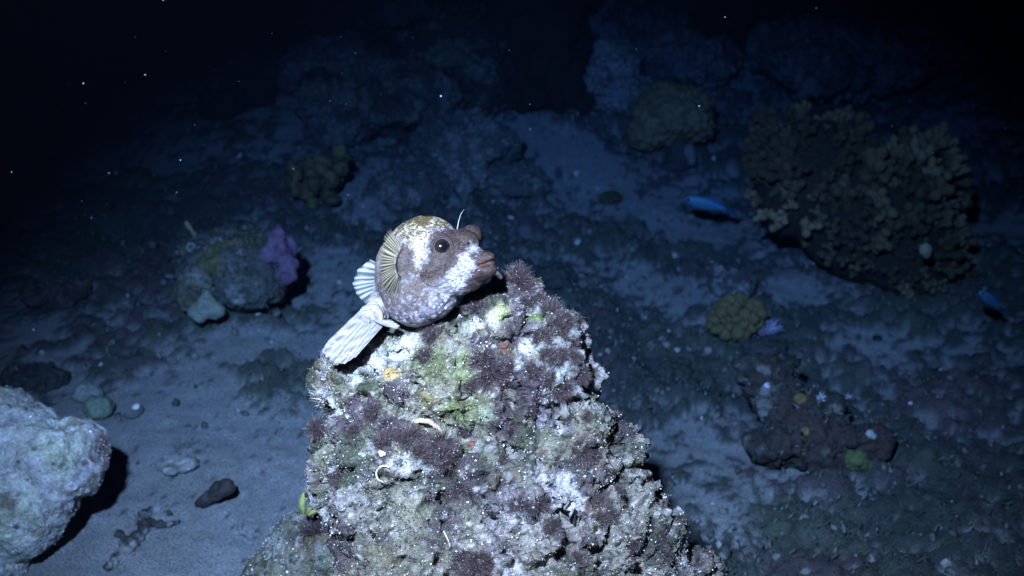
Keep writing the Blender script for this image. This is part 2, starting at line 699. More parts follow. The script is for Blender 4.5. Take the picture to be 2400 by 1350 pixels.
# holes and clefts seen in the photograph: push the skin inward
rt = bvh(RV, RF)
PITS = [(1385, 890, 28, 60), (1375, 840, 18, 45), (1390, 930, 18, 40), (1140, 1170, 16, 40), (1148, 1210, 15, 45), (1150, 1250, 13, 40), (1130, 1130, 14, 30),
        (1295, 1190, 24, 42), (1305, 1130, 16, 30), (1310, 1085, 12, 22), (1270, 1215, 18, 35), (1110, 935, 20, 30), (1200, 915, 18, 25), (1085, 1010, 20, 26), (1000, 1000, 18, 16), (1040, 1000, 22, 16),
        (1325, 800, 16, 20), (1035, 1320, 15, 25), (940, 1095, 12, 20), (1060, 1110, 12, 18), (1400, 1065, 20, 18), (1180, 1015, 14, 18), (1340, 950, 25, 25), (1100, 965, 18, 20), (985, 890, 20, 12), (880, 1260, 14, 18)]
PITS = [(a, b, r * 1.15, dp * 1.9) for a, b, r, dp in PITS]
rp = np.random.default_rng(44)
for _i in range(95):
    PITS.append((rp.uniform(740, 1640), rp.uniform(790, 1345), rp.uniform(5, 15), rp.uniform(10, 34)))
pull = np.zeros(len(RV))
for px, py, r, dp in PITS:
    h, n = hit(rt, px, py)
    if h is None or n @ -FWD < 0.15: continue
    k = FISH_D / FPX
    dd = np.linalg.norm(RV - h, axis=1)
    g = np.exp(-(dd / (r * k))**2 * (1 + 0.5 * fbm(RV, 60, 2, 0.5, 7)))
    pull = np.maximum(pull, g * dp * k)
RV = RV + FWD * pull[:, None] * 0.9 - RN * pull[:, None] * 0.5
RN = recalc(RV, RF)


def rock_colors(V, seed=0, tint=(1, 1, 1)):
    c = np.tile(np.array([0.47, 0.44, 0.34]), (len(V), 1))
    c = mixc(c, (0.62, 0.62, 0.60), sstep(0.02, 0.30, fbm(V, 16, 4, 0.6, seed + 1)))
    c = mixc(c, (0.36, 0.32, 0.36), sstep(0.05, 0.27, fbm(V, 11, 4, 0.6, seed + 5)) * 0.85)
    g = sstep(0.02, 0.22, fbm(V, 13, 5, 0.65, seed + 9))
    c = mixc(c, (0.27, 0.28, 0.15), g * 0.75)
    c = mixc(c, (0.09, 0.11, 0.05), sstep(0.10, 0.3, fbm(V, 22, 4, 0.65, seed + 15)) * 0.85)
    c = mixc(c, (0.13, 0.08, 0.11), sstep(0.08, 0.25, fbm(V, 19, 4, 0.6, seed + 25)) * 0.85)
    c = mixc(c, (0.30, 0.19, 0.11), sstep(0.33, 0.45, fbm(V, 30, 3, 0.6, seed + 35)) * 0.8)
    c = mixc(c, (0.72, 0.71, 0.70), sstep(0.33, 0.45, fbm(V, 24, 4, 0.6, seed + 45)) * 0.9)
    f1, f2, cid = worley(V, 210, seed + 55)
    c = mixc(c, (0.80, 0.79, 0.76), ((cid > 0.86) & (f1 < 0.36)) * 0.85)
    c = mixc(c, (0.04, 0.035, 0.035), ((cid < 0.22) & (f1 < 0.5)) * 0.8)
    c = c * (1 + 0.8 * fbm(V, 150, 3, 0.75, seed + 65))[:, None]
    return np.clip(0.50 * c * np.asarray(tint), 0.010, 0.9)


RC = rock_colors(RV, 300)
kf = FISH_D / FPX
# white patches and lower, mauve-grey half of the rock
pxr = ((RV - CAM) @ RIGHT) / ((RV - CAM) @ FWD) * FPX + 1200
pyr = 675 - ((RV - CAM) @ UP) / ((RV - CAM) @ FWD) * FPX
for (px, py, r) in [(1235, 805, 26), (960, 815, 40), (1160, 745, 24), (1120, 760, 24), (880, 845, 45), (1210, 855, 18), (830, 880, 30)]:
    h, n = hit(rt, px, py)
    dd = np.linalg.norm(RV - h, axis=1) / (r * kf)
    RC = mixc(RC, (0.54, 0.53, 0.51), sstep(1.25, 0.6, dd + 0.5 * fbm(RV, 70, 3, 0.6, 5)) * 0.9)
for (px, py, r, col) in [(1165, 735, 30, (0.40, 0.41, 0.19)), (1260, 740, 26, (0.16, 0.20, 0.05)), (1010, 850, 50, (0.15, 0.16, 0.07)), (1080, 860, 40, (0.24, 0.27, 0.15)), (1090, 960, 55, (0.14, 0.17, 0.05)),
                         (1000, 930, 40, (0.22, 0.18, 0.06)), (920, 870, 16, (0.50, 0.32, 0.10)), (900, 1300, 45, (0.16, 0.14, 0.06)), (1140, 970, 24, (0.34, 0.38, 0.28)), (960, 1200, 50, (0.24, 0.24, 0.12))]:
    h, n = hit(rt, px, py)
    dd = np.linalg.norm(RV - h, axis=1) / (r * kf)
    RC = mixc(RC, col, sstep(1.2, 0.5, dd + 0.9 * fbm(RV, 60, 4, 0.65, 15)) * 0.75)
mauve = sstep(1000, 1150, pyr + 60 * fbm(RV, 12, 3, 0.5, 3) + 0.25 * (pxr - 1100))
RC = np.clip(1.06 * RC**1.22, 0.008, .9)
RC = mixc(RC, RC.mean(1, keepdims=True) * np.array([1.10, 0.97, 1.02]), mauve * 0.42)

rock_root = empty('encrusted_rock', at(1200, 1900, 1.1) * np.array([1, 1, 0]), 'tall encrusted rock pillar that the puffer rests on, dotted with algae', 'rock')
rock = put('rock_body', RV, RF, M_rock, parent=rock_root, cols=RC)
rt = bvh(RV, RF)
facing = ((RN @ -FWD) > 0.22) & (pyr < 1420) & (pyr > 500)
scatter('encrusting_grains', RV, RN, 46000, 0.00026, 0.0008, [(0.62, 0.62, 0.62), (0.55, 0.57, 0.52), (0.30, 0.34, 0.18), (0.30, 0.26, 0.34), (0.10, 0.08, 0.09), (0.50, 0.34, 0.16), (0.55, 0.20, 0.12)],
        [0.6, 2, 1.6, 1.6, 6, 0.5, 0.08], parent=rock_root, mask=facing.astype(float), lift=0.35, power=2.0, base_cols=RC)

# ---------------------------------------------------------------- algae tufts on the rock
PURP = ((0.034, 0.021, 0.022), (0.050, 0.032, 0.034), (0.066, 0.043, 0.048), (0.024, 0.015, 0.016))
TUFTS = [mesh_local('algae_tuft', *strands(None, 620, 0.0105, 0.0125, 0.00024, 0.6, seed=900 + k, palette=PURP, tip=(0.115, 0.085, 0.088), grains=14, grain_s=0.0004), M_algae) for k in range(6)]
tuft_px = [(1290, 725, 25), (1322, 752, 20), (1300, 775, 25), (1270, 795, 24), (1335, 800, 20), (1345, 835, 18), (1310, 830, 20),
           (1050, 748, 17), (1020, 785, 25), (1005, 822, 18), (1130, 850, 24), (1150, 882, 26), (1182, 862, 24), (1205, 905, 22), (1100, 900, 17), (1250, 872, 20), (1282, 885, 18), (1315, 910, 26),
           (1285, 835, 20), (990, 835, 15), (870, 970, 18), (915, 1010, 28), (935, 1030, 30), (965, 1035, 24), (900, 1035, 22), (1030, 1045, 26), (1035, 1075, 26), (1055, 1105, 22), (1075, 1150, 20), (790, 1122, 17),
           (1360, 1058, 22), (1395, 1062, 22), (1220, 1190, 24), (1262, 1172, 22), (1090, 1315, 26), (1125, 1320, 28), (1110, 1345, 26), (1400, 1180, 18), (1425, 1205, 18), (1480, 1275, 18), (1530, 1235, 16), (1545, 1262, 16),
           (1350, 1310, 18), (1092, 1010, 18), (1190, 1012, 16), (1330, 985, 15), (1240, 960, 13), (1375, 975, 14), (1410, 1215, 16), (1295, 1235, 16), (1450, 1150, 13), (1560, 1300, 16), (1240, 710, 18), (1262, 700, 16), (830, 1010, 14), (905, 775, 12), (1180, 1080, 12), (1360, 880, 18), (1230, 935, 14),
           (1075, 1005, 20), (985, 1060, 20)]
LANDM = [(990, 780, "under the puffer's belly"), (1300, 730, 'along its crest beyond the chin shadow'), (1235, 805, 'near its bright white bare patch'), (1385, 880, 'near the deep hole in its flank'), (1150, 890, 'on its upper face above the clam shell'), (985, 985, 'around the clam shell lip'),
         (905, 1100, 'around the hooked worm tube'), (1140, 1200, 'beside its long dark cleft'), (1290, 1190, 'around its big lower hollow'), (1400, 1060, 'on its ridge below the deep hole'), (1110, 1330, 'at its foot below the cleft'), (1510, 1260, 'on its spreading lower flank')]
for i, (px, py, r) in enumerate(tuft_px):
    h, n = hit(rt, px, py)
    if h is None: continue
    n = n * 0.7 + np.array([0, 0, 0.35]) - FWD * 0.3
    o = place('algae_tuft', TUFTS[i % 6], h, n, r * kf / 0.0095 * random.uniform(0.95, 1.25))
    lm = min(LANDM, key=lambda q: math.hypot(px - q[0], py - q[1]))
    size = 'small' if r < 20 else 'large'
    tag(o, f'{size} purple algae tuft on the tall rock {lm[2]}', 'algae', f'{size} purple tufts {lm[2]}')
special = [(1212, 648, 30, 'round purple algae tuft on the rock crest just before the puffer\'s mouth'),
           (1232, 672, 24, 'purple algae tuft just below the round tuft on the rock crest'),
           (1118, 716, 24, 'reddish algae tuft directly under the puffer\'s chin'),
           (1092, 716, 20, 'small algae tuft between the puffer\'s belly and the chin shadow'),
           (738, 1000, 26, 'bushy purple algae tuft overhanging the sand side of the central rock')]
for i, (px, py, r, lab) in enumerate(special):
    h, n = hit(rt, px, py)
    if h is None:
        h, n = hit(rt, px + 25, py + 25)
        if h is None: continue
        h = h + (at(px, py, (h - CAM) @ FWD) - at(px + 25, py + 25, (h - CAM) @ FWD)) * 0.8
    n = n * 0.5 + np.array([0, 0, 0.6]) - FWD * 0.2
    o = place('algae_tuft', TUFTS[(i + 2) % 6], h, n, r * kf / 0.0105)
    tag(o, lab, 'algae')
# wispy pale hooked filaments under the tail fin
WISP = mesh_local('wispy_tuft', *strands(None, 90, 0.016, 0.020, 0.00028, 1.25, seg=8, seed=77, palette=((0.30, 0.27, 0.27), (0.16, 0.12, 0.13), (0.5, 0.48, 0.5)), tip=(0.55, 0.53, 0.56), grains=20, grain_s=0.0005), M_algae)
for (px, py, r, lab) in [(752, 872, 38, 'wispy pale hooked filaments under the tip of the puffer\'s tail'), (742, 925, 34, 'lower wisp of hooked pale filaments on the rock\'s edge below the tail')]:
    h, n = hit(rt, px + 22, py)
    if h is None: continue
    o = place('wispy_tuft', WISP, h + (-RIGHT) * 0.004, n * 0.4 - RIGHT * 0.7 + UP * 0.3, r * kf / 0.016)
    tag(o, lab, 'algae')

# shell, worm tubes and red sponge lodged in the rock
h, n = hit(rt, 985, 985)
pts = [h + n * 0.004 + (RIGHT * dx + UP * dy) * kf for dx, dy in ((-48, -12), (-30, 2), (-10, 8), (12, 6), (30, -6), (46, -24))]
V, F = tube(pts, np.array([2, 5, 7.5, 8.5, 7, 3]) * kf * 0.8, 8)
V = V + n * 0.002
o = put('clam_shell', V, F, M_plain, cols=mixc(np.tile(np.array([0.34, 0.20, 0.20]), (len(V), 1)), (0.46, 0.40, 0.36), sstep(0, 0.3, fbm(V, 120, 3, 0.5, 2))))
tag(o, 'pink and cream clam shell lip lodged in the central rock', 'shell')
for (cx, cy, rr, a0, a1, lab) in [(905, 1102, 18, 0.9, 4.6, 'large white hooked worm tube on the central rock'), (948, 1080, 10, -1.3, 1.6, 'small white crescent worm tube beside a dark hole in the rock')]:
    h, n = hit(rt, cx, cy)
    th = np.linspace(a0, a1, 12)
    pts = [h + n * 0.0035 + (RIGHT * math.cos(t) + UP * math.sin(t)) * rr * kf for t in th]
    V, F = tube(pts, 2.3 * kf * np.linspace(1.1, 0.7, 12), 6)
    o = put('worm_tube', V, F, M_plain, cols=np.tile(np.array([0.46, 0.45, 0.40]), (len(V), 1)))
    tag(o, lab, 'worm tube')
h, n = hit(rt, 893, 1068)
V, F, N = remesh([(h + n * 0.001 + v * r * kf, f) for (v, f), r in (((ico(2)[0] + np.array(s), ico(2)[1]), 5) for s in ((0, 0, 0), (1.1, .2, .3), (.4, 1, .6), (1.5, -.6, 1), (-.5, .4, 1.2)))], 0.0008, 3)
o = put('white_barnacle', V, F, M_plain, cols=np.tile(np.array([0.5, 0.5, 0.48]), (len(V), 1)))
tag(o, 'lumpy white barnacle above the hooked worm tube', 'barnacle')
for (px, py, r, lab) in [(1108, 1040, 9, 'tiny red sponge below the clam shell on the rock'), (1178, 812, 6, 'tiny red sponge beside the white patch on the rock')]:
    h, n = hit(rt, px, py)
    V, F, N = remesh([well(h, r * kf * 1.5, r * kf, r * kf * .7, 2), well(h + RIGHT * r * kf, r * kf, r * kf, r * kf * .6, 2)], 0.0009, 3)
    o = put('red_sponge', V, F, M_plain, cols=np.tile(np.array([0.13, 0.035, 0.03]), (len(V), 1)))
    tag(o, lab, 'sponge')
# thin pale spicules sticking out
for (px, py, dx, dy, lab) in [(998, 1005, 22, -28, 'thin pale quill sticking out below the clam shell'), (1040, 1245, 6, -34, 'thin pale quill standing low on the central rock')]:
    h, n = hit(rt, px, py)
    pts = [h, h + n * 0.004 + (RIGHT * dx * .5 + UP * dy * .5) * kf, h + n * 0.006 + (RIGHT * dx + UP * dy) * kf]
    V, F = tube(pts, np.array([1.6, 1.4, 1.0]) * kf, 5)
    o = put('pale_quill', V, F, M_plain, cols=np.tile(np.array([0.6, 0.6, 0.55]), (len(V), 1)))
    tag(o, lab, 'quill')


# ---------------------------------------------------------------- the puffer
def sdpoly(X, Y, poly):
    """signed distance, negative inside"""
    n = len(poly)
    d = np.full(len(X), 1e9)
    s = np.ones(len(X))
    for i in range(n):
        ax, ay = poly[i]
        bx, by = poly[i - 1]
        ex, ey = bx - ax, by - ay
        wx, wy = X - ax, Y - ay
        t = np.clip((wx * ex + wy * ey) / (ex * ex + ey * ey), 0, 1)
        d = np.minimum(d, (wx - ex * t)**2 + (wy - ey * t)**2)
        c1 = Y >= ay
        c2 = Y < by
        c3 = ex * wy > ey * wx
        flip = (c1 & c2 & c3) | (~c1 & ~c2 & ~c3)
        s = np.where(flip, -s, s)
    return s * np.sqrt(d)


FBODY = [
    fell(985, 628, -10, 92, 118, 85),            # main bulk
    fell(1000, 605, 5, 92, 100, 80),
    fell(1030, 618, 25, 80, 84, 72),             # head
    fell(975, 675, 0, 85, 92, 80),               # belly
    fell(1010, 690, 20, 62, 62, 60),
    fell(1062, 640, 38, 62, 56, 56),
    fell(1095, 626, 55, 46, 46, 44),             # snout
    fell(1122, 622, 68, 36, 38, 34),
    fell(1085, 650, 50, 52, 36, 40),             # jaw
    fell(1142, 607, 78, 22, 19, 22, -0.4),       # upper lip
    fell(1140, 634, 78, 25, 19, 23, 0.15),       # lower lip
    fell(1105, 588, 52, 34, 17, 22, -0.35),      # nose ridge
    fell(1080, 572, 20, 44, 36, 42),             # brow
    fell(1104, 552, -18, 27, 25, 30),            # far eye socket
    fell(1036, 580, 60, 32, 32, 24),             # near eye socket
    fell(960, 640, -70, 82, 105, 90),            # back of body, curling away
    fell(930, 660, -110, 55, 72, 62),
    fell(908, 700, -98, 40, 46, 42),             # tail stalk bends left again
    fell(888, 726, -62, 31, 35, 26),
    fell(869, 742, -22, 31, 30, 16, 0.7),
    fell(858, 752, -6, 30, 24, 9, 0.75),
    fell(846, 764, 4, 26, 20, 5, 0.75),
    fell(898, 712, -80, 34, 40, 32),
    fell(878, 736, -42, 28, 30, 20, 0.4),
    fell(945, 612, 58, 17, 40, 18, -0.1),        # pectoral base
]
BV, BF, BN = remesh(FBODY, 0.00085, 13)
dep = (BV - CAM) @ FWD
bx_ = ((BV - CAM) @ RIGHT) / dep * FPX + 1200
by_ = 675 - ((BV - CAM) @ UP) / dep * FPX
bw_ = (FISH_D - dep) / kf
# mouth slit: a groove between the lips
mx = np.array([[1120, 622], [1135, 620], [1148, 616], [1160, 611], [1172, 607]])
mo = np.full(len(BV), 1e9)
for i in range(4):
    a, b = mx[i], mx[i + 1]
    e = b - a
    t = np.clip(((bx_ - a[0]) * e[0] + (by_ - a[1]) * e[1]) / (e @ e), 0, 1)
    mo = np.minimum(mo, np.hypot(bx_ - a[0] - e[0] * t, by_ - a[1] - e[1] * t))
front = bw_ > 50
groove = np.exp(-(mo / 4.5)**2) * front * sstep(1116, 1128, bx_)
BV = BV - BN * (groove * 8 * kf)[:, None]
# folds where the belly skin is creased and gentle lumps
Q = np.stack([bx_, by_, bw_], 1) / 100.0
BV = BV + BN * (0.0008 * fbm(Q, 6, 3, 0.5, 3))[:, None]
crease = sstep(640, 720, by_) * sstep(1000, 1060, bx_) * np.sin((by_ + 0.75 * bx_) / 4.2 + 3 * fbm(Q, 5, 2, .5, 5))
BV = BV + BN * (0.0006 * crease)[:, None]
BN = recalc(BV, BF)

n1 = fbm(Q, 9, 4, 0.6, 21)
n2 = fbm(Q, 22, 3, 0.6, 22)
n3 = fbm(Q * np.array([0.6, 1.4, 1]), 30, 3, 0.6, 24)
wob = 12 * n1 + 16 * n2 + 12 * fbm(Q, 45, 2, .6, 29)
C = np.tile(np.array([0.30, 0.29, 0.36]), (len(BV), 1))                        # lavender grey flank
f1, f2, cid = worley(Q, 11, 31)
C = mixc(C, (0.10, 0.085, 0.10), sstep(-0.15, 0.25, n1 + 0.5 * n2) * 0.85)
belly = sstep(640, 665, by_)
C = mixc(C, (0.60, 0.60, 0.68), belly * sstep(0.42, 0.28, f1) * (cid > 0.35) * 0.9)
rear = sstep(1010, 975, bx_ + wob) * sstep(745, 690, by_ + wob)
C = mixc(C, (0.20, 0.165, 0.15), rear * sstep(-0.35, 0.15, n2 + 0.5 * n1) * 0.85)
# crown: ochre with white flecks
crown = -sdpoly(bx_, by_, [(880, 640), (890, 480), (1000, 470), (1090, 500), (1092, 524), (1060, 533), (1012, 543), (1000, 570), (990, 610), (978, 640), (962, 600), (935, 560)]) + wob
cm = sstep(-2, 4, crown)
C = mixc(C, (0.13, 0.098, 0.050), cm)
C = mixc(C, (0.52, 0.47, 0.38), cm * sstep(-0.12, 0.22, n3 + 0.45 * n1 + 0.010 * (by_ - 545) * (bx_ < 1010) - 0.0016 * (bx_ - 960)))
# pale streaks behind the eye, down the cheek
st = -sdpoly(bx_, by_, [(955, 545), (1000, 545), (1000, 590), (990, 620), (975, 645), (965, 635), (972, 600), (960, 575)]) + 1.6 * wob
C = mixc(C, (0.50, 0.465, 0.41), 0.85 * sstep(-3, 9, st) * sstep(-0.05, 0.25, n2 + 0.6 * n3 + 0.04))
ck = -sdpoly(bx_, by_, [(905, 655), (985, 640), (1050, 640), (1040, 668), (985, 690), (905, 690)]) + 2.0 * wob
C = mixc(C, (0.11, 0.085, 0.078), sstep(-2, 4, ck) * 0.85)
# white band of the muzzle
band = -sdpoly(bx_, by_, [(1100, 562), (1143, 572), (1122, 586), (1102, 594), (1110, 622), (1098, 650), (1090, 680), (1040, 690), (1008, 668), (1040, 652), (1062, 635), (1075, 605), (1100, 588)]) + 1.2 * wob
bm_ = sstep(-6, 8, band)
C = mixc(C, (0.33, 0.32, 0.39), bm_ * (0.6 + 0.4 * sstep(-0.3, 0.2, n2)))
C = mixc(C, (0.62, 0.62, 0.68), bm_ * sstep(0.0, 0.25, n3 + 0.5 * n2) * 0.9)
# mask and snout
mask = -sdpoly(bx_, by_, [(1004, 572), (1012, 548), (1040, 536), (1064, 534), (1092, 522), (1110, 505), (1150, 520), (1150, 578), (1104, 566), (1096, 585), (1076, 598), (1062, 628), (1045, 645), (1015, 652), (985, 668), (978, 640), (1000, 612)]) + 0.7 * wob
mm = sstep(-2, 3, mask)
mc = np.array([0.066, 0.046, 0.042]) * (1 + 0.45 * n2 + 0.3 * n1)[:, None]
C = C + (mc - C) * mm[:, None]
snout = -sdpoly(bx_, by_, [(1104, 596), (1122, 588), (1140, 576), (1160, 590), (1200, 600), (1200, 670), (1150, 690), (1090, 690), (1098, 655), (1112, 625)]) + 0.8 * wob
sm = sstep(-2, 3, snout)
mc = np.array([0.058, 0.037, 0.036]) * (1 + 0.5 * n2 + 0.3 * n1)[:, None]
C = C + (mc - C) * sm[:, None]
fl = (cid > 0.7) & (f1 < 0.2)
C = mixc(C, (0.6, 0.6, 0.66), fl * (sm + mm * 0.3) * 0.6)
C = mixc(C, (0.11, 0.05, 0.03), np.exp(-(mo / 4.0)**2) * front)
# pectoral base patch
pb = -sdpoly(bx_, by_, [(925, 640), (925, 600), (940, 575), (955, 572), (968, 590), (972, 625), (955, 650), (935, 655)]) + 0.6 * wob
C = mixc(C, (0.060, 0.044, 0.050), sstep(-2, 4, pb) * 0.9)
# tail stalk is whitish
stalk = np.maximum(sstep(-55, -85, bw_) * sstep(640, 690, by_), sstep(905, 893, bx_) * sstep(690, 705, by_) * sstep(10, -10, bw_))
C = mixc(C, np.array([0.55, 0.525, 0.50]), stalk * (0.75 + 0.25 * sstep(-0.2, 0.2, n2)))
C = mixc(C, (0.30, 0.27, 0.26), stalk * sstep(0.2, 0.4, n3) * 0.6)
flank = -sdpoly(bx_, by_, [(880, 560), (960, 560), (985, 640), (1040, 660), (1010, 700), (940, 740), (880, 700)]) + 1.5 * wob
C = mixc(C, (0.105, 0.080, 0.068), sstep(-4, 10, flank) * sstep(-0.2, 0.25, n2 + 0.6 * n3 + 0.1) * 0.8 * (1 - stalk))
C = np.clip(0.60 * C * np.array([1.05, 0.99, 0.94]) * (1 + 0.6 * n3 + 0.45 * n2)[:, None], 0.012, 0.9)

puff = empty('puffer_fish', fw(965, 766, 0), 'mottled brown and white puffer fish resting its belly on the rock', 'fish')
put('body', BV, BF, M_skin, parent=puff, cols=C)
bt = bvh(BV, BF)


def ring(c, n, R, r, seg=40, sec=8, squash=1.0):
    n = n / np.linalg.norm(n)
    u = np.cross(n, UP)
    u /= np.linalg.norm(u)
    v = np.cross(n, u)
    V, F = [], []
    for i in range(seg):
        a = 2 * math.pi * i / seg
        d = math.cos(a) * u + math.sin(a) * v * squash
        for k in range(sec):
            b = 2 * math.pi * k / sec
            V.append(c + d * (R + r * math.cos(b)) + n * r * math.sin(b))
    for i in range(seg):
        for k in range(sec):
            F.append([i * sec + k, ((i + 1) % seg) * sec + k, ((i + 1) % seg) * sec + (k + 1) % sec, i * sec + (k + 1) % sec])
    return np.array(V), F


h, n = hit(bt, 1037, 578)
en = n * 0.45 - FWD * 0.5 + RIGHT * 0.12
en /= np.linalg.norm(en)
ec = h - en * 13 * kf
v, f = ico(4)
rad_ = np.arccos(np.clip(v @ en, -1, 1))
eye = put('eye', ec + v * 22 * kf, f, M_eye2, parent=puff, cols=mixc(mixc(np.tile(np.array([0.004, 0.004, 0.006]), (len(v), 1)), (0.018, 0.012, 0.011), sstep(0.42, 0.62, rad_)), (0.012, 0.010, 0.010), sstep(0.85, 0.98, rad_)))
V, F = ring(ec + en * 11.0 * kf, en, 19.2 * kf, 0.8 * kf)
put('iris_rim', V, F, M_lid, parent=eye, cols=np.tile(np.array([0.085, 0.08, 0.085]), (len(V), 1)))
V, F = ring(ec + en * 8.0 * kf, en, 23.5 * kf, 4.2 * kf, sec=10)
put('eyelid', V, F, M_lid, parent=puff, cols=np.tile(np.array([0.042, 0.031, 0.029]), (len(V), 1)) * (1 + 0.4 * fbm(V, 300, 3, .6, 4))[:, None])
v, f = ico(3)
put('eye', fw(1118, 556, -30) + v * 17 * kf, f, M_eye, parent=puff)
h, n = hit(bt, 1098, 572)
v, f = ico(2)
put('nostril', h + v * np.array([3.5, 3, 5.5]) * kf, f, M_eye, parent=puff)


def fin(name, base, tips, parent, nray, nu, depth_fn, colfn, thick=0.0007, fold=0.0, sub=6, ragged=0.05):
    """fan: base and tip polylines (pixel, w), interpolated; nray rays"""
    base = np.array(base, float)
    tips = np.array(tips, float)
    nc = nray * sub + 1
    s = np.linspace(0, 1, nc)

    def samp(p):
        q = np.linspace(0, 1, len(p))
        return np.stack([np.interp(s, q, p[:, i]) for i in range(3)], 1)
    B, T = samp(base), samp(tips)
    V, Cc = [], []
    ph = (s + 0.035 * np.sin(9 * s + 1) * np.sin(math.pi * s) + 0.012 * np.sin(31 * s)) * nray * 2 * math.pi
    for i in range(nu):
        t = i / (nu - 1)
        p = B * (1 - t) + T * t
        p[:, 2] += depth_fn(t, s) + fold * t**0.5 * np.cos(ph + 0.5 * np.sin(6 * t + 7 * s)) * (0.6 + 0.5 * np.sin(13 * s + 2))
        p[:, :2] += (B - T)[:, :2] * (ragged * t**3 * (1 - np.cos(ph)) / 2 * (1 + np.sin(s * 61)))[:, None]
        for j in range(nc):
            V.append(fw(*p[j]))
            Cc.append(colfn(t, s[j], 0.5 + 0.5 * math.cos(ph[j])))
    idx = np.arange(nu * nc).reshape(nu, nc)
    F = np.stack([idx[:-1, :-1].ravel(), idx[:-1, 1:].ravel(), idx[1:, 1:].ravel(), idx[1:, :-1].ravel()], 1)
    o = put(name, V, F, M_fin, parent=parent, cols=np.array(Cc))
    m = o.modifiers.new('thickness', 'SOLIDIFY')
    m.thickness = thick
    m.offset = 0
    return o


def pec_col(t, s, r):
    q = sstep(0.45, 0.75, r)
    a = np.array([0.05, 0.038, 0.024]) + (np.array([0.34, 0.29, 0.19]) - np.array([0.05, 0.038, 0.024])) * q * (0.15 + 0.85 * t**0.7)
    fade = sstep(0.55, 0.85, s)
    a = a * (1 - 0.45 * fade)
    al = 0.95 - 0.50 * (1 - q) * t - 0.62 * fade * t
    return (*a, max(0.03, al * (1 - 0.85 * sstep(0.55, 1.0, t))))


fin('pectoral_fin',
    [(944, 584, 74), (937, 592, 77), (931, 604, 79), (928, 619, 80), (930, 634, 79), (935, 644, 77), (941, 649, 74)],
    [(913, 534, 42), (901, 552, 46), (893, 588, 48), (888, 628, 48), (891, 668, 50), (910, 704, 60), (936, 710, 68)],
    puff, 24, 9, lambda t, s: 7 * np.sin(t * 2.9) + 2 * np.sin(s * 17 + t * 2), pec_col, fold=0.7, thick=0.0003, ragged=0.12)


def tail_col(t, s, r):
    w = 0.5 + 0.5 * math.sin(s * 37 + 2.0 * math.sin(t * 5 + s * 9)) * math.sin(s * 13 + 1.5)
    a = np.array([0.29, 0.275, 0.26]) * (0.66 + 0.34 * r) * (0.85 + 0.15 * math.sin(t * 21 + s * 33))
    if r < 0.14 and t > 0.25 + 0.2 * math.sin(s * 40) and 0.12 < s < 0.93 and w > 0.42: a = np.array([0.11, 0.09, 0.10])
    return (*a, 1.0)


fin('tail_fin',
    [(852, 719, -26), (861, 726, -14), (872, 737, -6), (884, 748, -8), (900, 762, -14)],
    [(768, 800, 36), (752, 826, 46), (776, 850, 52), (806, 854, 58), (832, 838, 62)],
    puff, 9, 22, lambda t, s: 10 * np.sin(t * 3) + 2.5 * np.sin(t * 23 + s * 14), tail_col, thick=0.0006, fold=1.5, sub=8, ragged=0.02)


def dor_col(t, s, r):
    if r > 0.55: return (0.26, 0.28, 0.31, 0.8)
    return (0.12, 0.13, 0.13, 0.35)


fin('dorsal_fin',
    [(905, 628, -95), (902, 640, -95), (898, 655, -97), (892, 668, -100), (886, 680, -103)],
    [(868, 608, -80), (838, 632, -78), (826, 664, -80), (836, 690, -84), (856, 712, -90)],
    puff, 8, 10, lambda t, s: 8 * np.sin(t * 3), dor_col, fold=1.2, ragged=0.02)


def anal_col(t, s, r):
    if r > 0.5: return (0.27, 0.25, 0.22, .8)
    return (0.24, 0.20, 0.18, 0.9)


fin('anal_fin',
    [(872, 750, 4), (884, 757, 6), (896, 762, 8), (908, 766, 10)],
    [(918, 750, 6), (930, 758, 12), (938, 764, 18), (932, 770, 22)],
    puff, 6, 8, lambda t, s: 5 * np.sin(t * 3), anal_col, fold=2)

V, F = tube([fw(*p) for p in [(1070, 545, -5), (1075, 518, -18), (1080, 502, -20), (1088, 490, -20)]], np.array([1.1, 0.9, 0.6, 0.2]) * kf, 6)
put('whisker', V, F, M_lid, parent=puff, cols=np.tile(np.array([0.36, 0.37, 0.36]), (len(V), 1)))


# ---------------------------------------------------------------- other rocks
def ground_rock(name, parts, voxel, label, cat, mat, colfn, amp=1.0, seed=0, smooth=8, f=(10, 28, 80), parent_thing=False, group=None):
    V, F, N = remesh(parts, voxel, smooth)
    d = amp * (0.016 * fbm(V, f[0], 4, 0.5, seed + 1) + 0.007 * fbm(V, f[1], 4, 0.55, seed + 2, ridge=True))
    V = V + N * d[:, None]
    N = recalc(V, F)
    V = V + N * (amp * 0.0035 * fbm(V, f[2], 3, 0.6, seed + 3))[:, None]
    o = put(name, V, F, mat, cols=np.clip(colfn(V), 0.008, 0.9))
    tag(o, label, cat, group)
    return o, V, F


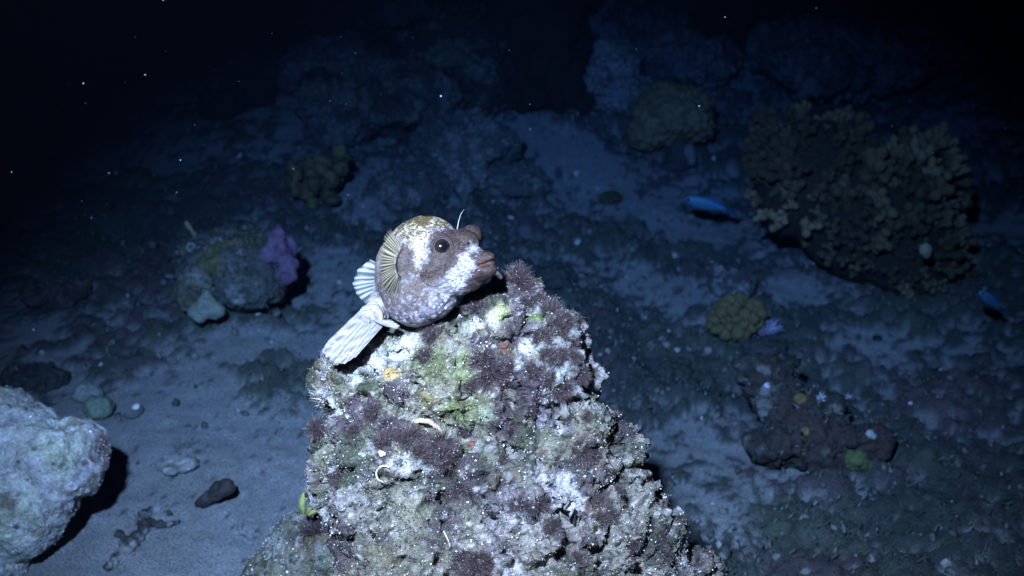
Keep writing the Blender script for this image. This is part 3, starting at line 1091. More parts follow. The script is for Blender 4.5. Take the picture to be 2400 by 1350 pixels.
def left_cols(V):
    c = np.tile(np.array([0.44, 0.43, 0.38]), (len(V), 1))
    c = mixc(c, (0.50, 0.51, 0.55), sstep(-0.1, 0.35, fbm(V, 9, 5, 0.65, 401)))
    c = mixc(c, (0.36, 0.37, 0.26), sstep(-0.05, 0.35, fbm(V, 14, 5, 0.7, 411)) * 0.75)
    c = mixc(c, (0.36, 0.31, 0.36), sstep(0.0, 0.4, fbm(V, 12, 5, 0.7, 421)) * 0.7)
    c = mixc(c, (0.62, 0.62, 0.64), sstep(0.2, 0.4, fbm(V, 30, 4, 0.65, 471)) * 0.8)
    c = mixc(c, (0.15, 0.12, 0.09), sstep(0.20, 0.4, fbm(V, 36, 4, 0.7, 431)) * 0.8)
    f1, f2, cid = worley(V, 55, 441)
    c = mixc(c, (0.05, 0.04, 0.035), ((cid > 0.72) & (f1 < 0.24)) * 0.8)
    return np.array([1.12, 1.14, 1.20]) * c * (1 + 0.6 * fbm(V, 60, 4, 0.75, 451))[:, None]


LD = 1.63
_, LV, LF = ground_rock('pale_rock', [ell(0, 1080, LD, 190, 140, 120, -.25), ell(120, 1085, LD - .02, 118, 92, 100, -.35), ell(185, 1035, LD, 55, 48, 80, -.3), ell(205, 1075, LD, 36, 42, 70), ell(20, 1180, LD - .03, 150, 120, 120), ell(-20, 958, LD + .03, 90, 48, 80, -.2), ell(-150, 1150, LD, 200, 200, 160), ell(100, 1165, LD - .03, 92, 78, 90, .5), ell(60, 1240, LD - .03, 95, 70, 90, .5), ell(-15, 1310, LD - .02, 85, 70, 80)],
                        0.0035, 'flat-topped pale limestone rock with a dark shadow beside it on the sand', 'rock', M_left, left_cols, 0.95, 400, f=(11, 30, 90), smooth=4)
LN = recalc(LV, LF)
scatter('encrusting_grains', LV, LN, 5000, 0.0004, 0.0014, [(0.35, 0.35, 0.36), (0.08, 0.07, 0.06), (0.2, 0.2, 0.12)], [1, 1.5, 1], parent=_, mask=((LN @ -FWD) > -.2).astype(float), lift=.2, power=3.0, base_cols=left_cols(LV))
lt = bvh(LV, LF)
LTUFT = mesh_local('algae_tuft', *strands(None, 200, 0.012, 0.008, 0.0004, 0.5, seed=1500, palette=((0.20, 0.10, 0.08), (0.14, 0.08, 0.10), (0.26, 0.15, 0.10)), tip=(0.3, 0.22, 0.22), grains=20), M_algae)
for px, py, r in [(236, 1030, 22), (243, 1060, 24), (215, 1075, 16), (246, 1088, 16)]:
    h, n = hit(lt, px, py)
    if h is None: h, n = hit(lt, px - 14, py)
    if h is None: continue
    o = place('algae_tuft', LTUFT, h, n, r * LD / FPX / 0.012)
    tag(o, 'short rusty algae tuft on the edge of the pale limestone rock', 'algae', 'rusty tufts on the pale rock edge')


def turf_on(o, V, F, n, size=1.0, pal=((0.035, 0.045, 0.035), (0.06, 0.075, 0.05), (0.06, 0.045, 0.05), (0.03, 0.03, 0.035), (0.085, 0.085, 0.082), (0.06, 0.06, 0.07))):
    N = recalc(V, F)
    w = np.maximum(0.02, N[:, 2] + .35) * sstep(-.25, .2, fbm(V, 14, 3, .6, n))
    i = rng.choice(len(V), n, p=w / w.sum())
    b = V[i]
    hgt = ((0.005 + 0.020 * rng.random(n)**2) * size)[:, None]
    side = np.cross(N[i], rng.normal(size=(n, 3)))
    side /= np.linalg.norm(side, axis=1)[:, None] + 1e-9
    side *= (0.001 + 0.0028 * rng.random(n))[:, None] * size
    mid = b + (N[i] + rng.normal(size=(n, 3)) * .4) * hgt * .5
    tip = mid + (N[i] + rng.normal(size=(n, 3)) * .8) * hgt * .5
    Vv = np.stack([b - side, b + side, mid - side * .9, mid + side * .9, tip], 1).reshape(-1, 3)
    Ff = (np.arange(n)[:, None, None] * 5 + np.array([[0, 1, 3], [0, 3, 2], [2, 3, 4]])[None]).reshape(-1, 3)
    pal = np.array(pal)
    c = np.repeat(pal[rng.integers(len(pal), size=n)] * (.6 + .8 * rng.random((n, 1))), 5, 0)
    return tag(put('turf', Vv, Ff, M_algae, parent=o, cols=c, smooth=False), kind='stuff')


def stone_at(name, px, py, rx, ry, label, cat, col, seed, lumps=5, dark=0.6, mat=None, sink=0.35, amp=0.5, voxel=None, group=None, col2=None):
    """a small stone/lump sitting on the seabed at its base pixel (px,py); radii in pixels"""
    p, d = floor_at(px, py)
    k = d / FPX
    r = np.random.default_rng(seed)
    c = p + np.array([0, 0, ry * k * (1 - sink)])
    parts = [well(c, rx * k, (rx + ry) * .5 * k, ry * k, 3)]
    for i in range(lumps):
        a = r.random() * 6.28
        parts.append(well(c + np.array([math.cos(a) * rx * .55, math.sin(a) * rx * .5, (r.random() - .35) * ry * .8]) * k, rx * k * r.uniform(.35, .6), rx * k * r.uniform(.35, .6), ry * k * r.uniform(.35, .65), 3))
    rad = max(rx, ry) * k
    V, F, N = remesh(parts, voxel or max(0.0025, rad / 40), 4)
    fr = 1.0 / rad
    V = V + N * (amp * rad * (0.40 * fbm(V, fr * 1.4, 4, 0.6, seed) + 0.20 * fbm(V, fr * 4, 4, .65, seed + 1, ridge=True)))[:, None]
    N = recalc(V, F)
    V = V + N * (amp * rad * .10 * fbm(V, fr * 10, 3, .65, seed + 8))[:, None]
    cc = np.tile(np.array(col, float), (len(V), 1))
    cc = mixc(cc, np.array(col2 if col2 is not None else np.array(col) * dark), sstep(-0.05, 0.2, fbm(V, fr * 2.2, 4, .6, seed + 5)))
    cc = cc * (1 + 0.5 * fbm(V, fr * 9, 3, .65, seed + 6))[:, None]
    o = put(name, V, F, mat or M_reef, cols=np.clip(cc, 0.008, 0.9))
    tag(o, label, cat, group)
    if rad > 0.05 and max(col) > 0.03: turf_on(o, V, F, int(1100 * rad / 0.1), min(.75, max(.3, rad / .2)))
    return o, V, F, p, d


# low rock leaning at the foot of the pillar, lower left
_, SV, SF = ground_rock('low_rock', [ell(720, 1310, 1.36, 95, 110, 110), ell(650, 1370, 1.38, 85, 95, 110), ell(770, 1280, 1.34, 60, 90, 90), ell(700, 1450, 1.36, 190, 150, 160)], 0.0032,
                        'low grey-green rock nestled at the foot of the tall rock pillar', 'rock', M_rock,
                        lambda V: rock_colors(V, 700, (0.55, 0.56, 0.55)), 0.8, 710)
SN = recalc(SV, SF)
scatter('encrusting_grains', SV, SN, 7000, 0.0003, 0.0014, [(0.5, 0.5, 0.5), (0.1, 0.09, 0.09)], [1, 2], parent=_, mask=((SN @ -FWD) > -.2).astype(float), lift=.3, power=2.0, base_cols=rock_colors(SV, 700, (0.55, 0.56, 0.55)))
st_ = bvh(SV, SF)
h, n = hit(st_, 735, 1235)
if h is None: h, n = hit(st_, 740, 1262)
o = place('algae_tuft', TUFTS[3], h, n * .5 + UP * .5, 1.6)
tag(o, 'dark purple algae tuft on the low rock beside the pillar', 'algae')


def blade(points, widths, nrm, col, mat, name, label, cat, parent=None):
    P = [np.asarray(p) for p in points]
    V, F = [], []
    for i, p in enumerate(P):
        t = P[min(i + 1, len(P) - 1)] - P[max(i - 1, 0)]
        s = np.cross(t, nrm)
        s = s / (np.linalg.norm(s) + 1e-9)
        for a, b in ((-1, 0), (0, .35), (1, 0)):
            V.append(p + s * widths[i] * a + np.asarray(nrm) * widths[i] * b)
    for i in range(len(P) - 1):
        for k in range(2):
            F.append([3 * i + k, 3 * i + k + 1, 3 * i + k + 4, 3 * i + k + 3])
    o = put(name, V, F, mat, cols=np.tile(np.array(col), (len(V), 1)), parent=parent)
    m = o.modifiers.new('t', 'SOLIDIFY')
    m.thickness = 0.0012
    if parent is None: tag(o, label, cat)
    return o


root = empty('leafy_alga', at(716, 1205, 1.27), 'olive green leafy alga standing behind the low rock', 'algae')
for pts, w in [([(712, 1205), (707, 1185), (712, 1162), (716, 1152)], [4, 8, 8, 2]), ([(720, 1205), (732, 1182), (750, 1170), (772, 1168)], [4, 9, 10, 4]), ([(722, 1208), (740, 1195), (765, 1190), (782, 1184)], [4, 8, 9, 3])]:
    blade([at(x, y, 1.27) for x, y in pts], [q * 1.27 / FPX for q in w], -FWD, (0.20, 0.22, 0.07), M_coral, 'frond', '', '', root)

# ---------------------------------------------------------------- small things on the lower-left sand
p, d = floor_at(500, 1182)
WEDGE = d
# dead coral branch
p0, d = floor_at(300, 1300)
root = empty('dead_coral_branch', p0, 'broken dead coral branch lying on the sand beside the pale rock', 'coral fragment')
r_ = np.random.default_rng(5)
for pts, rad in [([(272, 1318), (300, 1290), (330, 1255), (352, 1232), (385, 1235), (422, 1228)], [13, 16, 15, 13, 8, 5]), ([(330, 1258), (335, 1225), (350, 1200), (378, 1192)], [11, 12, 10, 5]), ([(300, 1290), (290, 1262), (276, 1248)], [12, 9, 5]), ([(248, 1338), (270, 1320), (290, 1300)], [8, 12, 9])]:
    P = []
    for i, (x, y) in enumerate(pts):
        q, dd = floor_at(x, y)
        P.append(q + np.array([0, 0, rad[i] * dd / FPX * .55]))
    P = np.array(P)
    t = np.linspace(0, len(P) - 1, 60)
    P2 = np.stack([np.interp(t, np.arange(len(P)), P[:, k]) for k in range(3)], 1)
    R2 = np.interp(t, np.arange(len(P)), rad) * d / FPX
    V, F = tube(P2, R2 * .95, 22)
    nn = recalc(V, F)
    V = V + nn * (0.006 * fbm(V, 60, 4, .65, 61) + 0.007 * fbm(V, 150, 4, .7, 62))[:, None]
    cc = np.tile(np.array([0.21, 0.20, 0.195]), (len(V), 1))
    cc = mixc(cc, (0.035, 0.032, 0.03), sstep(-.2, .12, fbm(V, 40, 4, .6, 63)))
    put('branch', V, F, M_plain, parent=root, cols=cc)
# shell
p, d = floor_at(312, 972)
k = d / FPX
root = empty('snail_shell', p, 'small curved dark shell with a white spot on the sand', 'shell')
th = np.linspace(-2.4, 0.9, 14)
V, F = tube([p + np.array([math.cos(t) * 20 * k, math.sin(t) * 24 * k, 0.006]) for t in th], np.linspace(3, 7, 14) * k, 8)
put('shell_rim', V, F, M_plain, parent=root, cols=np.tile(np.array([0.10, 0.09, 0.085]), (len(V), 1)))
V, F = well(p + np.array([0.003, 0.012, 0.008]), 10 * k, 12 * k, 6 * k)
put('white_spot', V, F, M_plain, parent=root, cols=np.tile(np.array([0.62, 0.62, 0.62]), (len(V), 1)))


def bush(name, px, py, r, label, cat, pal, n=60, seed=0, length=1.0, width=0.0016, tip=(0.2, 0.2, 0.2), curl=.4, group=None, me=None):
    p, d = floor_at(px, py)
    k = d / FPX
    if me is None:
        me = mesh_local(name, *strands(None, n, r * k * .7, r * k * 1.5 * length, width, curl, seed=seed, palette=pal, tip=tip, seg=4), M_algae)
    o = place(name, me, p, (0, -.2, 1))
    tag(o, label, cat, group)
    return o


bush('hydroid', 430, 1050, 26, 'sparse twiggy hydroid clump on the open sand', 'hydroid', ((0.10, 0.10, 0.10), (0.16, 0.15, 0.15)), 26, 3, 1.2, 0.0011)
bush('hydroid', 560, 1250, 15, 'tiny dark twig sticking out of the sand below the dark stone', 'hydroid', ((0.06, 0.06, 0.06),), 7, 4, 1.5, 0.0011)
bush('hydroid', 640, 1020, 18, 'tiny brown hydroid on sand left of the rock pillar', 'hydroid', ((0.08, 0.07, 0.06),), 10, 6, 1.3, 0.001)
stone_at('sand_stone', 415, 1095, 50, 14, 'flat half-buried grey stone below the twiggy hydroid', 'stone', (0.25, 0.24, 0.23), 41, 5, 0.6, sink=0.6, mat=M_plain)
stone_at('green_stone', 232, 972, 34, 30, 'greenish rounded stone just behind the pale limestone rock', 'stone', (0.14, 0.18, 0.13), 43, 3, 0.7, mat=M_plain)
stone_at('round_stone', 205, 935, 34, 24, 'grey domed stone behind the greenish stone', 'stone', (0.20, 0.21, 0.20), 44, 3, 0.7, mat=M_plain)
stone_at('dark_rubble', 90, 900, 70, 26, 'long dark rubble ridge behind the pale limestone rock', 'rubble', (0.05, 0.05, 0.05), 45, 7, 0.6)
stone_at('dark_rubble', 130, 700, 75, 22, 'low dark reddish rubble hump far left on the sand', 'rubble', (0.10, 0.07, 0.07), 46, 7, 0.5)

# ---------------------------------------------------------------- mid-left mound with purple sponge
p, d = floor_at(545, 720)
k = d / FPX
MD = d
_, MV, MF = ground_rock('rubble_mound', [ell(545, 640, d, 115, 70, 110), ell(585, 680, d - .05, 75, 55, 80), ell(500, 600, d + .05, 85, 50, 90), ell(470, 690, d - .05, 60, 48, 70), ell(560, 570, d + .08, 80, 40, 80)], 0.006,
                        'dark lumpy reef mound carrying the purple sponge', 'reef rock', M_reef,
                        lambda V: mixc(mixc(np.tile(np.array([0.075, 0.08, 0.075]), (len(V), 1)), (0.20, 0.20, 0.19), sstep(.1, .35, fbm(V, 14, 4, .65, 81))), (0.10, 0.10, 0.05), sstep(.05, .3, fbm(V, 16, 4, .65, 82))), 2.2, 800)
turf_on(_, MV, MF, 2600, .5)
mt = bvh(MV, MF)


def lump(name, ells, voxel, label, cat, col, seed=0, amp=0.004, freq=40, mat=None, col2=None, group=None):
    V, F, N = remesh(ells, voxel, 4)
    V = V + N * (amp * fbm(V, freq, 4, .6, seed))[:, None]
    cc = np.tile(np.array(col, float), (len(V), 1))
    if col2 is not None: cc = mixc(cc, col2, sstep(-.05, .25, fbm(V, freq * .8, 3, .6, seed + 3)))
    cc = cc * (1 + .35 * fbm(V, freq * 4, 3, .6, seed + 9))[:, None]
    o = put(name, V, F, mat or M_coral, cols=np.clip(cc, .008, .9))
    return tag(o, label, cat, group)


lump('dark_stone', [ell(488, 1168, WEDGE - .01, 30, 16, 22, .5), ell(512, 1150, WEDGE - .015, 28, 20, 22, .7), ell(530, 1140, WEDGE - .02, 20, 20, 18), ell(470, 1176, WEDGE - .005, 16, 10, 16, .3)], 0.0028,
     'small dark wedge-shaped stone lying alone on the sand', 'stone', (0.045, 0.032, 0.032), 31, 0.006, 70, col2=(0.022, 0.018, 0.018), mat=M_plain)
d1 = MD - 0.05
lump('purple_sponge', [ell(645, 580, d1, 26, 38, 26, -.3), ell(652, 548, d1, 12, 26, 14, -.2), ell(625, 600, d1 - .01, 26, 20, 22), ell(672, 615, d1, 18, 48, 22, .2), ell(690, 625, d1, 14, 16, 14), ell(670, 650, d1 - .01, 30, 20, 20), ell(655, 620, d1 + .02, 35, 45, 20), ell(682, 585, d1 + .02, 14, 34, 14, .2)], 0.004,
     'purple lobed sponge rising from the dark reef mound', 'sponge', (0.105, 0.066, 0.112), 91, 0.010, 60, col2=(0.07, 0.042, 0.077))
lump('pale_coral', [ell(480, 715, d1 - .06, 26, 34, 26), ell(505, 725, d1 - .06, 22, 22, 22), ell(465, 735, d1 - .06, 22, 22, 22), ell(485, 690, d1 - .06, 14, 18, 14)], 0.004, 'pale greenish white coral lump at the foot of the reef mound', 'coral', (0.17, 0.18, 0.15), 92, 0.012, 40, col2=(0.07, 0.08, 0.045))
lump('pink_stone', [ell(432, 700, d1 - .04, 16, 28, 18, .2), ell(438, 715, d1 - .04, 14, 16, 14)], 0.004, 'dull pink oblong stone leaning on the reef mound', 'stone', (0.22, 0.13, 0.13), 93, 0.004, 40)
lump('orange_tube', [ell(438, 524, MD + .06, 7, 8, 8), ell(446, 535, MD + .06, 7, 10, 8, .4), ell(455, 548, MD + .06, 7, 10, 8, .4)], 0.0035, 'small orange tube with pale tip beside the dark mound', 'tube', (0.24, 0.15, 0.09), 94, 0.002, 60)
lump('olive_sponge', [ell(600, 690, d1 - .03, 26, 30, 24), ell(580, 665, d1 - .03, 22, 22, 20), ell(612, 672, d1 - .04, 18, 24, 20)], 0.004, 'smooth olive brown sponge below the purple sponge', 'sponge', (0.115, 0.10, 0.06), 95, 0.004, 35)
lump('white_stone', [ell(520, 588, MD - .01, 12, 12, 12, .6), ell(527, 580, MD - .01, 8, 12, 10, -.4)], 0.0035, 'small pale grey stone on top of the dark reef mound', 'stone', (0.34, 0.34, 0.33), 96, 0.003, 60)
for (px, py, lab) in [(448, 580, 'pale ring-shaped polyp on the reef mound'), (470, 588, 'small pale polyp next to the ring-shaped polyp')]:
    c = at(px, py, MD - .03)
    V, F = ring(c, -FWD + UP * .3, 9 * MD / FPX, 3.6 * MD / FPX, 16, 6)
    o = put('polyp', V, F, M_plain, cols=np.tile(np.array([.16, .16, .16]), (len(V), 1)))
    tag(o, lab, 'polyp')

# ---------------------------------------------------------------- folded leather coral (upper left)
p, d = floor_at(745, 455)
d -= 0.03
fold = [ell(745, 415, d, 62, 45, 50), ell(705, 440, d, 30, 38, 35)]
for (x, y, rx, ry, ro) in [(690, 400, 20, 26, .3), (720, 385, 26, 16, .1), (760, 380, 26, 14, -.3), (795, 360, 20, 22, -.5), (800, 395, 26, 20, -.4), (740, 405, 30, 13, .2), (775, 420, 18, 24, .1), (735, 435, 16, 26, 0), (715, 450, 18, 24, .2), (733, 480, 13, 16, 0), (770, 455, 18, 24, -.4), (783, 468, 12, 14, -.5), (690, 440, 14, 24, .2), (815, 375, 14, 9, .3), (680, 425, 14, 20, 0), (752, 395, 16, 18, 0)]:
    fold.append(ell(x, y, d - .05 - .02 * (len(fold) % 3), rx * .85, ry * .85, 18, ro))
lump('leather_coral', fold, 0.0034, 'olive brown folded leather coral sitting alone on the sand', 'coral', (0.092, 0.075, 0.034), 101, 0.016, 22, col2=(0.055, 0.046, 0.024))

# ---------------------------------------------------------------- lobed coral, dome coral, branching coral
p, d = floor_at(1720, 790)
k = d / FPX
root = empty('lobed_coral', p, 'small yellow-olive coral of rounded knobs beside the lilac tuft', 'coral')
c = p + np.array([0, 0.01, 38 * k])
V, F = well(c - np.array([0, 0, 8 * k]), 48 * k, 44 * k, 44 * k)
put('base', V, F, M_coral, parent=root, cols=np.tile(np.array([0.10, 0.09, 0.035]), (len(V), 1)))
r_ = np.random.default_rng(12)
kn = []
for kv in range(3):
    v, f = ico(3)
    v = v * (1 + .32 * fbm(v, 1.8, 4, .6, 120 + kv))[:, None]
    kn.append(mesh_local('knob', v, f, np.tile(np.array([0.115, 0.094, 0.040]), (len(v), 1)) * (1 + .4 * fbm(v, 4, 3, .6, kv))[:, None], M_coral))
for i in range(46):
    z = 1 - 1.5 * (i + .5) / 46
    a = i * 2.39996
    dr = np.array([math.cos(a) * math.sqrt(max(0, 1 - z * z)), math.sin(a) * math.sqrt(max(0, 1 - z * z)), z])
    place('knob', kn[i % 3], c + dr * np.array([50, 45, 46]) * k + r_.normal(size=3) * 2 * k, dr, (13 * k * r_.uniform(.6, 1.5), 13 * k * r_.uniform(.6, 1.5), 18 * k * r_.uniform(.7, 1.3)), parent=root)
for i, (x, y) in enumerate([(1775, 715), (1785, 735), (1768, 740)]):
    place('knob', kn[i], at(x, y, d - .02), -FWD, 15 * k, parent=root)

# dome coral on a stalk
p, d = floor_at(1590, 395)
k = d / FPX
root = empty('dome_coral', p, 'large olive dome coral on a dark stalk', 'coral')
V, F, N = remesh([ell(1580, 270, d, 100, 78, 95), ell(1525, 310, d, 52, 46, 70), ell(1620, 290, d, 60, 52, 80), ell(1560, 235, d, 62, 48, 70)], 0.0042, 10)
f1, f2, cid = worley(V, 42, 140)
V = V + N * (0.022 * (0.55 - f1) + 0.022 * fbm(V, 6, 3, .5, 141))[:, None]
cc = np.tile(np.array([0.115, 0.09, 0.05]), (len(V), 1)) * (1 + .5 * fbm(V, 30, 3, .65, 142))[:, None]
put('dome', V, F, M_coral, parent=root, cols=cc)
V, F, N = remesh([ell(1590, 360, d, 30, 50, 40), ell(1580, 395, d, 42, 20, 45)], 0.006, 5)
V = V + N * (0.012 * fbm(V, 20, 4, .6, 143))[:, None]
put('stalk', V, F, M_reef, parent=root, cols=np.tile(np.array([0.05, 0.045, 0.045]), (len(V), 1)))
lump('pale_sponge', [ell(1615, 355, d - .06, 16, 18, 16), ell(1622, 372, d - .06, 12, 18, 14)], 0.005, 'small pale sponge under the rim of the dome coral', 'sponge', (0.12, 0.105, 0.10), 144, 0.006, 40)

# big branching coral
p, d = floor_at(2060, 690)
d += 0.03
k = d / FPX
root = empty('branching_coral', at(2030, 640, d), 'large bushy brown coral colony with hundreds of stubby branches', 'coral')
core = [ell(1900, 400, d + .05, 130, 120, 130), ell(2040, 520, d + .03, 170, 150, 160), ell(2120, 600, d, 120, 105, 130), ell(1860, 480, d + .02, 80, 70, 90), ell(2120, 440, d + .08, 110, 95, 110)]
V, F, N = remesh(core, 0.011, 6)
V = V + N * (0.02 * fbm(V, 12, 3, .6, 151))[:, None]
put('colony_base', V, F, M_reef, parent=root, cols=np.tile(np.array([0.018, 0.016, 0.012]), (len(V), 1)))  # near-black base colour paints shade into the gaps between branches
BR = []
for kv in range(6):
    r_ = np.random.default_rng(160 + kv)
    parts = []
    for b in range(3):
        a = b * 2.1 + r_.random()
        tipv = np.array([math.cos(a) * .55, math.sin(a) * .55, 1.0 + .3 * r_.random()])
        for s in range(4):
            t = s / 3
            parts.append(well(tipv * t * np.array([t, t, 1]), .30 + .06 * (s == 3), .30 + .06 * (s == 3), .32, 2))
    v, f, n = remesh(parts, 0.12, 2)
    v = v + n * (.12 * fbm(v, 2.4, 3, .6, kv))[:, None]
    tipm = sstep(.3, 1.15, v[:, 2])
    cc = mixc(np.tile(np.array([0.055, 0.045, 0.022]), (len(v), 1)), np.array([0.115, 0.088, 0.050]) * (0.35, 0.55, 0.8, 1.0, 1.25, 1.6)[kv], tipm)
    BR.append(mesh_local('branch', v, f, cc, M_coral))
sel = [i for i in range(len(V)) if N[i] @ (-FWD * .8 + UP * .5) > -0.05]
r_ = np.random.default_rng(170)
r_.shuffle(sel)
used = []
GAP = fbm(V, 9, 3, .6, 177)
PAL = fbm(V, 7, 3, .6, 178)
for i in sel:
    if GAP[i] > -0.30 and all(np.linalg.norm(V[i] - q) > 0.0215 for q in used):
        used.append(V[i])
        nn = N[i] * .7 + UP * .25 - FWD * .25 + r_.normal(size=3) * .35
        s = 0.021 * r_.uniform(.5, 1.5) * (1 + .7 * GAP[i])
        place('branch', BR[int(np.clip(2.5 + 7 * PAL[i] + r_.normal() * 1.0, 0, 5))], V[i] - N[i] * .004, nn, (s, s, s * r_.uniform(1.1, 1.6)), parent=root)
    if len(used) >= 290: break
lump('pale_sponge', [ell(2168, 585, d - .26, 15, 16, 14), ell(2172, 592, d - .255, 10, 14, 12)], 0.004, 'round pale knob sponge among the branches of the bushy coral', 'sponge', (0.17, 0.155, 0.11), 171, 0.003, 50)

# ---------------------------------------------------------------- right-hand rubble mound
p, d = floor_at(1890, 1030)
d -= 0.05
_, QV, QF = ground_rock('rubble_mound', [ell(1820, 930, d + .06, 85, 60, 90), ell(1890, 990, d + .02, 110, 70, 100), ell(1960, 1040, d - .01, 105, 65, 100), ell(1800, 870, d + .10, 60, 45, 70), ell(1840, 1040, d - .02, 75, 45, 80)], 0.006,
                        'dark encrusted rubble mound with yellow knobs and a white star', 'reef rock', M_reef,
                        lambda V: mixc(mixc(np.tile(np.array([0.030, 0.028, 0.026]), (len(V), 1)), (0.15, 0.15, 0.145), sstep(.16, .38, fbm(V, 15, 4, .65, 181))), (0.045, 0.030, 0.028), sstep(.05, .3, fbm(V, 16, 4, .65, 182))), 3.0, 850)
turf_on(_, QV, QF, 1500, .4)
qt = bvh(QV, QF)


def on_mound(px, py):
    h, n = hit(qt, px, py)
    if h is None:
        h, _ = floor_at(px, py)
        n = np.array([0, 0, 1.0])
    return h, n, (h - CAM) @ FWD


for (nm, px, py, r, col, lab, cat) in [('yellow_sponge', 1873, 934, 17, (0.105, 0.088, 0.035), 'round yellow knob sponge in the hollow of the dark rubble mound', 'sponge'),
                                       ('yellow_sponge', 1887, 1012, 14, (0.12, 0.11, 0.04), 'yellow-green knob sponge low on the dark rubble mound', 'sponge'),
                                       ('lilac_stone', 1797, 903, 9, (0.45, 0.42, 0.55), 'pale lilac pebble on the dark rubble mound', 'stone'),
                                       ('green_coral', 2008, 1075, 30, (0.07, 0.085, 0.035), 'mossy green coral patch at the foot of the rubble mound', 'coral'),
                                       ('pale_stone', 2040, 1018, 12, (0.26, 0.25, 0.27), 'pale grey oval stone at the end of the rubble mound', 'stone')]:
    h, n, dd = on_mound(px, py)
    kk = dd / FPX
    lump(nm, [well(h, r * kk, r * kk, r * kk * .85), well(h + RIGHT * r * kk * .5 - UP * r * kk * .3, r * kk * .7, r * kk * .7, r * kk * .6)], max(.003, r * kk / 9), lab, cat, col, px, r * kk * .5, 1.6 / (r * kk))
STAR = mesh_local('star_polyp', *strands(None, 40, 0.006, 0.016, 0.0008, .3, seed=205, palette=((0.55, 0.55, 0.65),), tip=(0.8, 0.8, 0.9), dome=.1), M_algae)
for (px, py, s, lab) in [(1922, 935, .8, 'bright white star-shaped hydroid on the dark rubble mound'), (1985, 932, .6, 'small pale star hydroid on the far edge of the rubble mound'), (1478, 1012, .7, 'small pale star hydroid close beside the rock pillar\'s right flank')]:
    h, n, dd = on_mound(px, py)
    o = place('star_hydroid', STAR, h, n * .6 - FWD * .5, s)
    tag(o, lab, 'hydroid')
# lilac tuft coral near the knobby coral
p, d = floor_at(1790, 785)
LIL = mesh_local('lilac_tuft', *strands(None, 150, 0.030, 0.030, 0.0013, .35, seed=210, palette=((0.30, 0.28, 0.42), (0.22, 0.20, 0.32)), tip=(0.5, 0.48, 0.66)), M_algae)
o = place('lilac_soft_coral', LIL, p + np.array([0, 0, .01]), (0, -.4, 1))
tag(o, 'lilac feathery soft coral tuft next to the yellow-olive knobby coral', 'soft coral')
stone_at('dark_stone', 1790, 830, 52, 20, 'dark flat stone under the lilac soft coral tuft', 'stone', (0.05, 0.05, 0.05), 211, 5, .7)
stone_at('dark_stone', 1580, 885, 44, 24, 'dark pointed stone on the turf right of the rock pillar', 'stone', (0.05, 0.055, 0.045), 212, 4, .7)
stone_at('dark_stone', 1715, 690, 55, 40, 'dark crusty stone behind the yellow-olive knobby coral', 'stone', (0.05, 0.05, 0.05), 213, 6, .7, col2=(0.14, 0.14, 0.14))
stone_at('dark_stone', 1300, 660, 50, 22, 'dark green stone behind the algae crest of the rock pillar', 'stone', (0.04, 0.05, 0.045), 214, 4, .7)
stone_at('dark_stone', 2055, 797, 12, 8, 'tiny black stone alone on sand below the bushy coral', 'stone', (0.03, 0.03, 0.03), 215, 2, .7)
stone_at('dark_stone', 1430, 475, 26, 16, 'small dark green stone on the sand left of the blue fish', 'stone', (0.05, 0.055, 0.03), 216, 4, .7)

